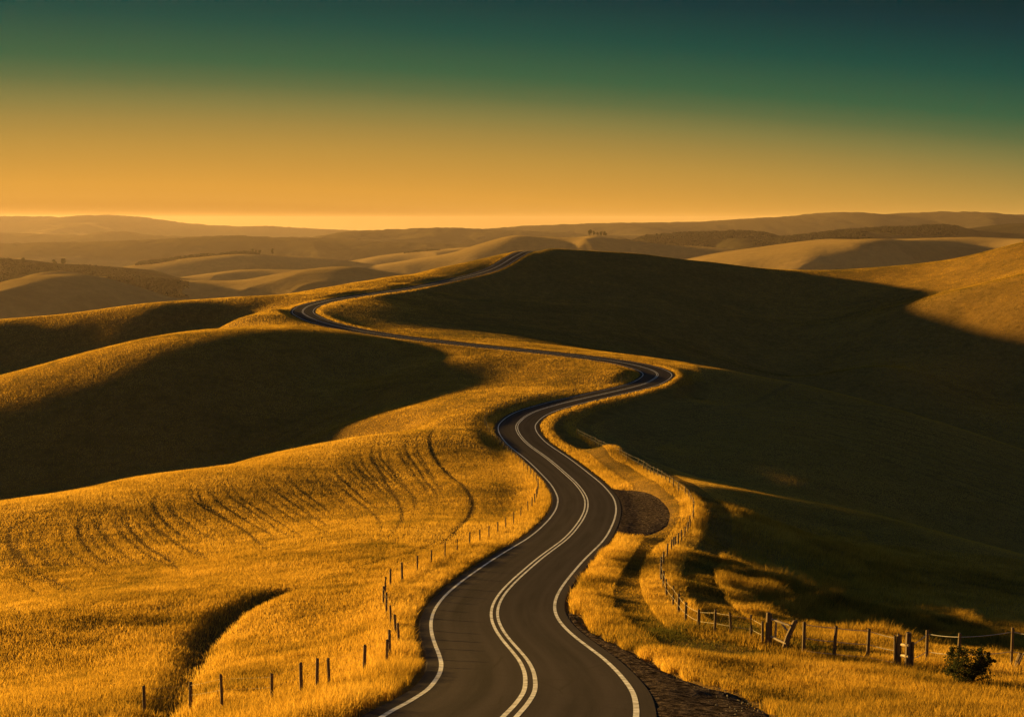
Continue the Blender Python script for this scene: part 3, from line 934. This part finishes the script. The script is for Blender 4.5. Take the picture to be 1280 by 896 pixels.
def fence(name, label, posts, heights, radius, wires, sag, wr):
    org = posts[len(posts) // 2]
    t = thing(name, label, 'fence', org)
    tops = []
    for p, h in zip(posts, heights):
        add_post(t, p, org, h, radius * random.uniform(0.85, 1.15))
        tops.append((p, h))
    for f in wires:
        wire(t, org, tops, f, sag, wr)
    return t


lp = [tuple(p) for p in left_near] + [tuple(p) for p in left_far]
fence('wire_fence', 'long fence of dark wooden posts winding along the left edge of the road', lp, [random.uniform(1.15, 1.4) for _ in lp], 0.062, (0.9, 0.6), 0.006, 0.0018)
rp = [tuple(p) for p in right_far] + [tuple(p) for p in right_near[1:]]
gate_p = at(960, 811, 45)
rp_h = [random.uniform(1.15, 1.4) for _ in rp]
fence('wire_fence', 'close set post fence curving round the gravel pullout to the broken gate', rp + [tuple(gate_p + np.array([-0.25, 0.05, 0]))], rp_h + [1.25], 0.07, (0.88, 0.5), 0.008, 0.006)
brace_a, brace_b = at(1123, 836, 45), at(1134, 838, 45)
lean_p = at(976, 816, 45)
wp = [tuple(lean_p + np.array([1.05, 0, 0]))] + [tuple(p) for p in wired] + [tuple(brace_a - np.array([0.16, 0, 0]))]
fence('wire_fence', 'three sagging wires on posts between the broken gate and the two railed brace', wp, [1.15, 1.62, 1.62, 1.62, 1.50], 0.072, (0.93, 0.55, 0.2), 0.018, 0.015)
wp = [tuple(brace_b + np.array([0.2, 0, 0]))] + [tuple(p) for p in wired_end]
fence('wire_fence', 'two sagging wires on thin posts behind the dark bush', wp, [1.3, 1.68, 1.65, 1.85, 1.7], 0.07, (0.9, 0.42), 0.022, 0.015)


def rail(parent, a, b, r, origin, name='rail', mat=None):
    vs, fs = tube([Vector(a) - Vector(origin), (Vector(a) + Vector(b)) / 2 - Vector(origin), Vector(b) - Vector(origin)], [r, r * 1.1, r * 0.9], 6)
    return mesh_obj(name, vs, fs, mat or M_rail, parent)


# broken gate: thick upright, leaning post, two pale rails and a picket between them
g = thing('broken_gate', 'broken wooden gate with a thick upright, a leaning post and pale rails', 'gate', gate_p)
add_post(g, gate_p, gate_p, 1.68, 0.135, (0.02, 0.0))
add_post(g, gate_p + np.array([0.14, 0.12, 0]), gate_p, 1.5, 0.06, (0.0, 0.0))
lean_o, lean_top = add_post(g, lean_p, gate_p, 1.5, 0.125, (0.62, -0.05))
G = Vector(gate_p)
Lb = Vector(lean_p)
rail(g, G + Vector((0.1, -0.12, 1.42)), Lb + Vector((0.35, -0.12, 1.28)), 0.045, gate_p)
rail(g, G + Vector((0.1, -0.13, 0.62)), Lb + Vector((0.2, -0.13, 0.45)), 0.05, gate_p)
rail(g, G + Vector((0.3, -0.10, 0.5)), G + Vector((0.34, -0.10, 1.42)), 0.045, gate_p, 'picket')
rail(g, G + Vector((0.55, -0.16, 1.25)), Lb + Vector((0.42, -0.16, 0.85)), 0.04, gate_p, 'brace')

b = thing('brace_post_pair', 'two short wooden posts joined by two pale rails like a ladder', 'fence brace', brace_a)
add_post(b, brace_a, brace_a, 1.55, 0.12, (0.0, 0.0))
add_post(b, brace_b, brace_a, 1.7, 0.13, (0.02, 0.0))
A, B = Vector(brace_a), Vector(brace_b)
rail(b, A + Vector((0.05, -0.14, 1.15)), B + Vector((0, -0.14, 1.18)), 0.06, brace_a)
rail(b, A + Vector((0.05, -0.14, 0.66)), B + Vector((0, -0.14, 0.68)), 0.065, brace_a)

# leaning stake propped against the last post in the picture
sp = at(1268, 838, 45)
s_ = thing('leaning_stake', 'short dark stake leaning by the tall fence post right of the bush', 'stake', sp)
vs, fs = post_shape(0.75, 0.11, (0.28, 0.05))
mesh_obj('stake', vs, fs, M_post, s_)
vs, fs = tube([(0.1, -.1, 0.3), (0.35, -0.1, 0.8), (0.7, -0.1, 0.98)], 0.03, 5)
mesh_obj('twig', vs, fs, M_rail, s_)


# ------------------------------------------------------------------ leaves: a crown made of many small faces in clumps
def leaf_cloud(centres, radii, per, size, seed, flat=0.75):
    r = np.random.default_rng(seed)
    co, tint = [], []
    for c, R_ in zip(centres, radii):
        v = r.normal(size=(per, 3))
        v /= np.linalg.norm(v, axis=1)[:, None]
        rad = R_ * r.uniform(0.35, 1.0, per) ** 0.6
        p = np.asarray(c) + v * rad[:, None] * np.array([1, 1, flat])
        a = r.normal(size=(per, 3))
        a /= np.linalg.norm(a, axis=1)[:, None]
        b_ = np.cross(a, r.normal(size=(per, 3)))
        b_ /= np.linalg.norm(b_, axis=1)[:, None]
        s = size * r.uniform(0.6, 1.4, per)[:, None]
        co.append(np.stack([p - a * s, p + b_ * s * 0.55, p + a * s, p - b_ * s * 0.55], 1).reshape(-1, 3))
        tint.append(np.repeat(np.clip(0.5 + r.normal(0, 0.1) + r.normal(0, 0.2, per), 0, 1), 4))
    return np.vstack(co), np.concatenate(tint)


def leaves(name, parent, centres, radii, per, size, seed, flat=0.75, mat=None):
    co, ti = leaf_cloud(centres, radii, per, size, seed, flat)
    q = np.arange(len(co)).reshape(-1, 4)
    ob = fast_mesh(name, co, quads=q, mat=mat or M_leaf)
    a = ob.data.attributes.new('tint', 'FLOAT', 'POINT')
    a.data.foreach_set('value', ti.astype(np.float32))
    ob.parent = parent
    return ob


bp = at(1211, 856, 45)
bush = thing('bush', 'dark rounded bush growing in the tall grass in front of the wire fence', 'bush', bp)
r_ = np.random.default_rng(5)
cs, rs_ = [], []
for k in range(60):
    a, q = r_.uniform(0, 6.28), r_.uniform(0, 1) ** 0.5
    hgt = r_.uniform(0.2, 1.0) * (1.9 - 0.75 * q)
    cs.append((math.cos(a) * q * 0.8, math.sin(a) * q * 0.75, hgt))
    rs_.append(r_.uniform(0.17, 0.3))
for k in range(16):                                  # stray shoots that break the outline
    a, q = r_.uniform(0, 6.28), r_.uniform(0.55, 1.0)
    cs.append((math.cos(a) * q, math.sin(a) * q * 0.9, r_.uniform(0.5, 1.35) * (1.65 - 0.75 * q)))
    rs_.append(r_.uniform(0.07, 0.13))
leaves('foliage', bush, cs, rs_, 85, 0.042, 11, 0.9)
vs, fs = [], []
for c in cs[:18] + cs[-16:]:
    v2, f2 = tube([(0, 0, -0.1), (c[0] * 0.4, c[1] * 0.4, c[2] * 0.55), c, (c[0] * 1.15, c[1] * 1.15, c[2] * 1.18)], [0.025, 0.018, 0.01, 0.004], 4)
    k = len(vs)
    vs += v2
    fs += [tuple(i + k for i in f) for f in f2]
mesh_obj('branches', vs, fs, M_bark, bush)

# ------------------------------------------------------------------ far hills


def hill(name, sil, Y, front, back, mat, fold=0.25, seed=1, cols=260, rows=70, foldscale=None, jag=0.0, pad=0.25, warp=0.35):
    """a real body of land: crest line at distance about Y, slopes running down before and behind it"""
    base = valley(Y)
    sil = np.array(sil, float)
    xs = (sil[:, 0] - 640) / F * Y
    zs = CZ - (sil[:, 1] - V0) / F * Y
    wdt = xs[-1] - xs[0]
    x = np.linspace(xs[0] - wdt * pad, xs[-1] + wdt * pad, cols)
    # smooth interpolation through the crest points, falling away past the ends
    xe = np.r_[xs[0] - wdt * pad, xs, xs[-1] + wdt * pad]
    ze = np.r_[base - 5, zs, base - 5]
    cur = catmull(np.stack([xe, ze], -1), 12)
    zc = np.interp(x, np.maximum.accumulate(cur[:, 0]), cur[:, 1])
    k = max(1, int(cols * 0.004))
    ker = np.hanning(2 * k + 3)[1:-1]
    ker /= ker.sum()
    zc = np.convolve(np.pad(zc, len(ker) // 2, mode='edge'), ker, 'valid')[:cols]
    t = np.r_[np.linspace(-1, 0, rows, endpoint=False), np.linspace(0, 1, rows // 3)]
    X, T = np.meshgrid(x, t, indexing='ij')
    fsz = foldscale or (front * 0.55)
    Yy = np.where(T < 0, Y + T * front, Y + T * back)
    tw = T + warp * vnoise(X, Yy * 0.35, fsz * 1.3, seed + 60) * np.abs(T) ** 0.5
    prof = 0.5 + 0.5 * np.cos(np.pi * np.clip(np.abs(tw), 0, 1) ** 1.45)
    H = (zc[:, None] - base)
    rid = 1 - np.abs(vnoise(X + 0.25 * Yy, Yy * 0.3, fsz, seed))          # spurs running down towards the viewer
    rid2 = 1 - np.abs(vnoise(X - 0.2 * Yy, Yy * 0.4, fsz * 0.42, seed + 9))
    mid = 4 * prof * (1 - prof)
    Z = base + H * prof + H * mid * (1.15 * fold * (rid - 0.6) + 0.7 * fold * (rid2 - 0.6))
    if jag:
        Z += jag * vnoise(X, Yy, jag * 7, seed + 5) * np.clip(prof, 0, 1)
    Z = np.where((np.abs(T) > 0.97), np.minimum(Z, base - 30), Z)
    o = fast_mesh(name, np.stack([X, Yy, Z], -1).reshape(-1, 3), quads=grid_quads(*X.shape)[:, ::-1], mat=mat, smooth=True, kind='structure')
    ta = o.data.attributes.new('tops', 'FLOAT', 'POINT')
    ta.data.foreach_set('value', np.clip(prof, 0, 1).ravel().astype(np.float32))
    return o, x, zc, (X, Yy, Z)


def valley(Y):
    return -105.0 - 420.0 * float(smooth01((Y - 1000) / 4600)) - 160.0 * float(smooth01((Y - 8000) / 9000)) + 8.0


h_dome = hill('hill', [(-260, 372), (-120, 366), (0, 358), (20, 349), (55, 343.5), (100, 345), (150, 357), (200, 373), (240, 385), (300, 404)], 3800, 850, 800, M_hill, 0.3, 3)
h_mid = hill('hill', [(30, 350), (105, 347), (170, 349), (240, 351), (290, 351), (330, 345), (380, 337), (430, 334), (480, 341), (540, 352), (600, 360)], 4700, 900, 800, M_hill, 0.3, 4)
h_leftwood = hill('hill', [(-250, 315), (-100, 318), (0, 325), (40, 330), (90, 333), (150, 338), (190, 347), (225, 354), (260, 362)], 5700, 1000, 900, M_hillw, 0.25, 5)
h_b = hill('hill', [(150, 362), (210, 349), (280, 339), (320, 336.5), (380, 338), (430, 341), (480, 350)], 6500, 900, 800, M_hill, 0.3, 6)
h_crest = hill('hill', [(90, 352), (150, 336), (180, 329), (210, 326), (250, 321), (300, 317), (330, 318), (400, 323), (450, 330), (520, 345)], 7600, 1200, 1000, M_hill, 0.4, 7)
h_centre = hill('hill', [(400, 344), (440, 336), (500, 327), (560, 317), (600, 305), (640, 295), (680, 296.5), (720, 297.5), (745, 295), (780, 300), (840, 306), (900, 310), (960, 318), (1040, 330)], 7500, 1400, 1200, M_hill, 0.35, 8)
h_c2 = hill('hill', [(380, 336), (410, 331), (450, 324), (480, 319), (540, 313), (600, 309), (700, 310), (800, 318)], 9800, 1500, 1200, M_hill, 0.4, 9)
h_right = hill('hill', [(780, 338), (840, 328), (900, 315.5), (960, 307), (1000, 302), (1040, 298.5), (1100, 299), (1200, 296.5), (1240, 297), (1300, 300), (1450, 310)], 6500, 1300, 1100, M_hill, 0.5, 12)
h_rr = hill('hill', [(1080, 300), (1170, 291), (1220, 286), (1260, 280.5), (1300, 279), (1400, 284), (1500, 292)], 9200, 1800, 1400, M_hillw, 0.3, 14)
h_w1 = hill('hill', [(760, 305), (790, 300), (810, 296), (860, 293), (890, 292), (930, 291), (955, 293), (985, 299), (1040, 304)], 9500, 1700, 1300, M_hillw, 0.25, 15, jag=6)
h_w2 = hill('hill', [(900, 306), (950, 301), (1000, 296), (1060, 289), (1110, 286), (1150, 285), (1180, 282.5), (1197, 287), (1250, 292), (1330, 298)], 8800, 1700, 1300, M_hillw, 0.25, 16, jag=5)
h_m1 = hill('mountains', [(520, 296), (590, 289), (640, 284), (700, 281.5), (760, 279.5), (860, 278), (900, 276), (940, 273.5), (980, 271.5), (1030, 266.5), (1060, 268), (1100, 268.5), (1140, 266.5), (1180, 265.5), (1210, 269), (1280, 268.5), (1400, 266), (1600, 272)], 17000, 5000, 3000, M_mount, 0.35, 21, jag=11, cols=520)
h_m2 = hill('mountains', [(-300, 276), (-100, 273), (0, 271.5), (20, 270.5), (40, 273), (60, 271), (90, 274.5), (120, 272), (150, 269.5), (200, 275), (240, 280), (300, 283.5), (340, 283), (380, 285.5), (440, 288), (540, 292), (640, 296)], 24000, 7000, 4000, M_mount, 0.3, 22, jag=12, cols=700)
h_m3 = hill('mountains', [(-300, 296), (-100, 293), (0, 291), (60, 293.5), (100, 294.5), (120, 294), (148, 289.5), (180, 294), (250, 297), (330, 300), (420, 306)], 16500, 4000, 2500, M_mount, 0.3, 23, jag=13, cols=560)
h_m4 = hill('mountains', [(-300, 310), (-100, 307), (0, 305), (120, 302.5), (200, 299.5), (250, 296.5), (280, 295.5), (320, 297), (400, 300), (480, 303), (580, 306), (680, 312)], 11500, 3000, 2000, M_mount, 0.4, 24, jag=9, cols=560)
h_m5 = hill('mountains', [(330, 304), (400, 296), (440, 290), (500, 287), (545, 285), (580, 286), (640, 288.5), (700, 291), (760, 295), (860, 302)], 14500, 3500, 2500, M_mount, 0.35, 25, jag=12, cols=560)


# ------------------------------------------------------------------ woods and trees on the far hills
def ico(seed):
    import bmesh
    bm = bmesh.new()
    bmesh.ops.create_icosphere(bm, subdivisions=2, radius=1.0)
    r = np.random.default_rng(seed)
    vs = np.array([v.co[:] for v in bm.verts])
    vs *= (1 + r.normal(0, 0.17, len(vs)))[:, None]
    fs = np.array([[v.index for v in f.verts] for f in bm.faces])
    bm.free()
    return vs, fs


ICOS = [ico(i) for i in range(6)]


def surf_z(h, x, y):
    X, Yy, Z = h[3]
    xi, yi = X[:, 0], Yy[0]
    ix = np.clip(np.searchsorted(xi, x) - 1, 0, len(xi) - 2)
    iy = np.clip(np.searchsorted(yi, y) - 1, 0, len(yi) - 2)
    tx, ty = (x - xi[ix]) / (xi[ix + 1] - xi[ix]), (y - yi[iy]) / (yi[iy + 1] - yi[iy])
    return (Z[ix, iy] * (1 - tx) + Z[ix + 1, iy] * tx) * (1 - ty) + (Z[ix, iy + 1] * (1 - tx) + Z[ix + 1, iy + 1] * tx) * ty


def woodland(h, Y, u0, u1, t0, t1, n, size, seed, edge=0.0, vfun=None):
    r = np.random.default_rng(seed)
    co, tr, k = [], [], 0
    for _ in range(n):
        u = r.uniform(u0, u1)
        y = Y + r.uniform(t0, t1)
        x = (u - 640) / F * y
        if vnoise(np.array(x), np.array(y), size * 9, seed) < edge:
            continue
        z = float(surf_z(h, np.array(x), np.array(y)))
        s = size * r.uniform(0.55, 1.3) * min(1.0, 0.35 + min(u - u0, u1 - u) / (0.22 * (u1 - u0)))
        vs, fs = ICOS[r.integers(0, 6)]
        a = r.uniform(0, 6.28)
        ca, sa = math.cos(a), math.sin(a)
        v = np.stack([vs[:, 0] * ca - vs[:, 1] * sa, vs[:, 0] * sa + vs[:, 1] * ca, vs[:, 2] * r.uniform(0.6, 0.95)], -1) * s * 0.5
        co.append(v + np.array([x, y, z + s * 0.32]))
        tr.append(fs + k)
        k += len(vs)
    o = fast_mesh('woodland', np.vstack(co), tris=np.vstack(tr), mat=M_wood, kind='stuff')
    return o


woodland(h_leftwood, 5700, -20, 226, -291, 41, 5200, 11.8, 71, -0.6)
woodland(h_mid, 4700, 122, 236, -238, -50, 2600, 10.8, 72, -0.5)
woodland(h_crest, 7600, 205, 272, -134, 56, 720, 17.6, 73, -0.5)
woodland(h_crest, 7600, 272, 325, -56, 56, 315, 15.2, 74, -0.5)
woodland(h_crest, 7600, 170, 215, -292, -56, 405, 16.8, 79, -0.3)
woodland(h_w1, 9500, 790, 985, -592, 82, 5000, 19, 75, -0.6)
woodland(h_w2, 8800, 940, 1196, -600, 83, 5000, 18, 76, -0.6)
woodland(h_right, 6500, 1040, 1100, -28, 108, 180, 12, 77, -0.6)
woodland(h_rr, 9200, 1125, 1190, -552, -197, 630, 18, 78, -0.4)
woodland(h_c2, 9800, 505, 550, -84, 52, 198, 16, 80, -0.4)


def tree(h, u, Y, dy, height, width, label, seed, group, kind='round'):
    y = Y + dy
    x = (u - 640) / F * y
    z = float(surf_z(h, np.array(x), np.array(y)))
    t = thing('tree', label, 'tree', (x, y, z - 0.3), group)
    r = np.random.default_rng(seed)
    n = 9
    cs, rs2 = [], []
    for k in range(n):
        a, q, hh = r.uniform(0, 6.28), r.uniform(0, 1) ** .5, r.uniform(0.35, 0.9)
        wd = width * 0.5 * (1.0 - 0.6 * abs(hh - 0.55) / 0.45)
        cs.append((math.cos(a) * q * wd * .7, math.sin(a) * q * wd * .7, hh * height))
        rs2.append(width * r.uniform(0.17, 0.28))
    leaves('crown', t, cs, rs2, 150, height * 0.06, seed + 1, 1.0)
    vs, fs = tube([(0, 0, -1), (width * .02, 0, height * .3), (0, 0, height * .62)], [height * .035, height * .026, height * .012], 6)
    for k in range(4):
        c = cs[k]
        v2, f2 = tube([(0, 0, height * (.28 + .06 * k)), (c[0] * .6, c[1] * .6, c[2] * .85), c], [height * .016, height * .011, height * .004], 4)
        b = len(vs)
        vs += v2
        fs += [tuple(i + b for i in f) for f in f2]
    mesh_obj('trunk', vs, fs, M_bark, t)


GH = 'trees on the bare hilltop in the middle distance'
for i, (u, hgt, wdt, lab) in enumerate([
        (737.0, 17, 13, 'leftmost and broadest tree on the bare central hilltop'),
        (742.0, 13, 9, 'short round tree second from left on the central hilltop'),
        (746.5, 10, 8, 'smallest tree in the middle of the row on the central hilltop'),
        (751.0, 13, 10, 'tree fourth from left in the row on the central hilltop'),
        (756.0, 14, 12, 'rightmost tree of the row on the central hilltop')]):
    tree(h_centre, u, 7500, 10 + 8 * (i % 2), hgt * 2.1, wdt * 1.9, lab, 200 + i, GH)
GL = 'lone trees on the dark left ridge'
for i, (u, hgt, wdt, lab) in enumerate([
        (30, 15, 15, 'lone round tree farthest left on the dark ridge skyline'),
        (68.5, 16, 15, 'smaller of the two neighbouring trees on the dark left ridge'),
        (81, 20, 18, 'taller of the two neighbouring trees on the dark left ridge')]):
    tree(h_leftwood, u, 5700, -10, hgt * 1.5, wdt * 1.5, lab, 220 + i, GL)
GR = 'small trees along the hazy crest left of centre'
for i, (u, hgt, wdt, lab) in enumerate([
        (316.5, 16, 13, 'leftmost small tree past the wood on the hazy crest'),
        (321, 15, 12, 'middle one of three small trees past the wood on the hazy crest'),
        (325.5, 17, 13, 'small tree at the right end of the row on the hazy crest'),
        (341, 22, 13, 'solitary upright tree standing apart on the hazy crest')]):
    tree(h_crest, u, 7600, -10, hgt * 1.6, wdt * 1.5, lab, 230 + i, GR)

# ------------------------------------------------------------------ haze: one closed box of even air round the whole scene
HX, HY0, HY1, HZ0, HZ1 = 30500.0, -3500.0, 40500.0, float(GZ.min()) - 1.5, CZ + 113.0
vs = [(x, y, z) for z in (HZ0, HZ1) for y in (HY0, HY1) for x in (-HX, HX)]
fs = [(0, 2, 3, 1), (4, 5, 7, 6), (0, 1, 5, 4), (2, 6, 7, 3), (0, 4, 6, 2), (1, 3, 7, 5)]
hm = bpy.data.materials.new('haze')
hm.use_nodes = True
nt = hm.node_tree
nt.nodes.clear()
out = nt.nodes.new('ShaderNodeOutputMaterial')
vol = N(nt, 'ShaderNodeVolumePrincipled')
vol.inputs['Color'].default_value = (*HAZE_COL, 1)
vol.inputs['Density'].default_value = HAZE_D
vol.inputs['Anisotropy'].default_value = HAZE_G
nt.links.new(vol.outputs[0], out.inputs['Volume'])
if HAZE_D > 0:
    hb = mesh_obj('haze', vs, fs, hm)
    hb['kind'] = 'stuff'

# ------------------------------------------------------------------ camera, sun, sky
cam = bpy.data.cameras.new('camera')
cam_o = bpy.data.objects.new('camera', cam)
COL.objects.link(cam_o)
cam.sensor_width = 36
cam.lens = F / 1280 * 36
cam.clip_start, cam.clip_end = 0.5, 120000
cam_o.location = (0, 0, CZ)
cam_o.rotation_euler = (R(90) - PITCH, 0, 0)
scene.camera = cam_o

sun = bpy.data.lights.new('sun', 'SUN')
sun_o = bpy.data.objects.new('sun', sun)
COL.objects.link(sun_o)
sun.energy = SUN_E
sun.color = SUN_COL
sun.angle = R(1.0)
e, a = R(SUN_EL), R(SUN_AZ)
d = Vector((-math.cos(e) * math.cos(a), math.cos(e) * math.sin(a), math.sin(e)))
sun_o.rotation_euler = d.to_track_quat('Z', 'Y').to_euler()

world = bpy.data.worlds.new('World')
scene.world = world
world.use_nodes = True
nt = world.node_tree
nt.nodes.clear()
out = nt.nodes.new('ShaderNodeOutputWorld')
sky = N(nt, 'ShaderNodeTexSky', sky_type='NISHITA')
sky.sun_disc = False
sky.sun_elevation = R(SUN_EL)
sky.sun_rotation = R(-(90 - SUN_AZ))
sky.dust_density = 3.0
bg1 = N(nt, 'ShaderNodeBackground')
bg1.inputs['Strength'].default_value = NISHITA_S
tintn = mix(nt, 1.0, sky.outputs[0], NISHITA_TINT, 'MULTIPLY')
nt.links.new(tintn, bg1.inputs['Color'])
tc = N(nt, 'ShaderNodeTexCoord')
sep = N(nt, 'ShaderNodeSeparateXYZ')
nt.links.new(tc.outputs['Generated'], sep.inputs[0])
el = N(nt, 'ShaderNodeMath', operation='MULTIPLY_ADD')
nt.links.new(sep.outputs[0], el.inputs[0])
el.inputs[1].default_value = SKY_TILT
sq = N(nt, 'ShaderNodeMath', operation='MULTIPLY')            # the gold band dips a little to either side
nt.links.new(sep.outputs[0], sq.inputs[0])
nt.links.new(sep.outputs[0], sq.inputs[1])
sq2 = N(nt, 'ShaderNodeMath', operation='MULTIPLY_ADD')
nt.links.new(sq.outputs[0], sq2.inputs[0])
sq2.inputs[1].default_value = 0.10
nt.links.new(sep.outputs[2], sq2.inputs[2])
nt.links.new(sq2.outputs[0], el.inputs[2])
S = lambda r_, g_, b_: tuple((((c / 255 + 0.055) / 1.055) ** 2.4 if c > 10 else c / 255 / 12.92) for c in (r_, g_, b_))
el4 = N(nt, 'ShaderNodeMath', operation='MULTIPLY_ADD')     # spread -0.05 .. 0.45 over the ramp
nt.links.new(el.outputs[0], el4.inputs[0])
el4.inputs[1].default_value = 2.0
el4.inputs[2].default_value = 0.1
rp_ = ramp(nt, el4.outputs[0], [((e_ * 2 + 0.1), S(*c)) for e_, c in SKY])
bg2 = N(nt, 'ShaderNodeBackground')
bg2.inputs['Strength'].default_value = 1.0 / 2 ** EXPOSURE
# the sky away from the sun is darker: fade with the angle from the sun's side of the horizon
dt = N(nt, 'ShaderNodeVectorMath', operation='DOT_PRODUCT')
nt.links.new(tc.outputs['Generated'], dt.inputs[0])
dt.inputs[1].default_value = (-0.35, 0.937, 0.0)
fade = N(nt, 'ShaderNodeMapRange', interpolation_type='SMOOTHSTEP')
nt.links.new(dt.outputs['Value'], fade.inputs['Value'])
fade.inputs['From Min'].default_value, fade.inputs['From Max'].default_value = -0.3, 0.93
fade.inputs['To Min'].default_value, fade.inputs['To Max'].default_value = SKY_BACK, 1.0
skyc = mix(nt, 1.0, rp_.outputs['Color'], fade.outputs['Result'], 'MULTIPLY')
nt.links.new(skyc, bg2.inputs['Color'])
add = N(nt, 'ShaderNodeAddShader')
nt.links.new(bg1.outputs[0], add.inputs[0])
nt.links.new(bg2.outputs[0], add.inputs[1])
nt.links.new(add.outputs[0], out.inputs['Surface'])

vsn = scene.view_settings
vsn.view_transform, vsn.look, vsn.gamma, vsn.use_curve_mapping = 'Standard', 'None', 1.0, False
vsn.exposure = EXPOSURE
scene.cycles.use_denoising = True
scene.cycles.max_bounces = 6
scene.cycles.diffuse_bounces = 3
scene.cycles.transmission_bounces = 3
scene.cycles.volume_bounces = 0
scene.cycles.caustics_reflective = scene.cycles.caustics_refractive = False
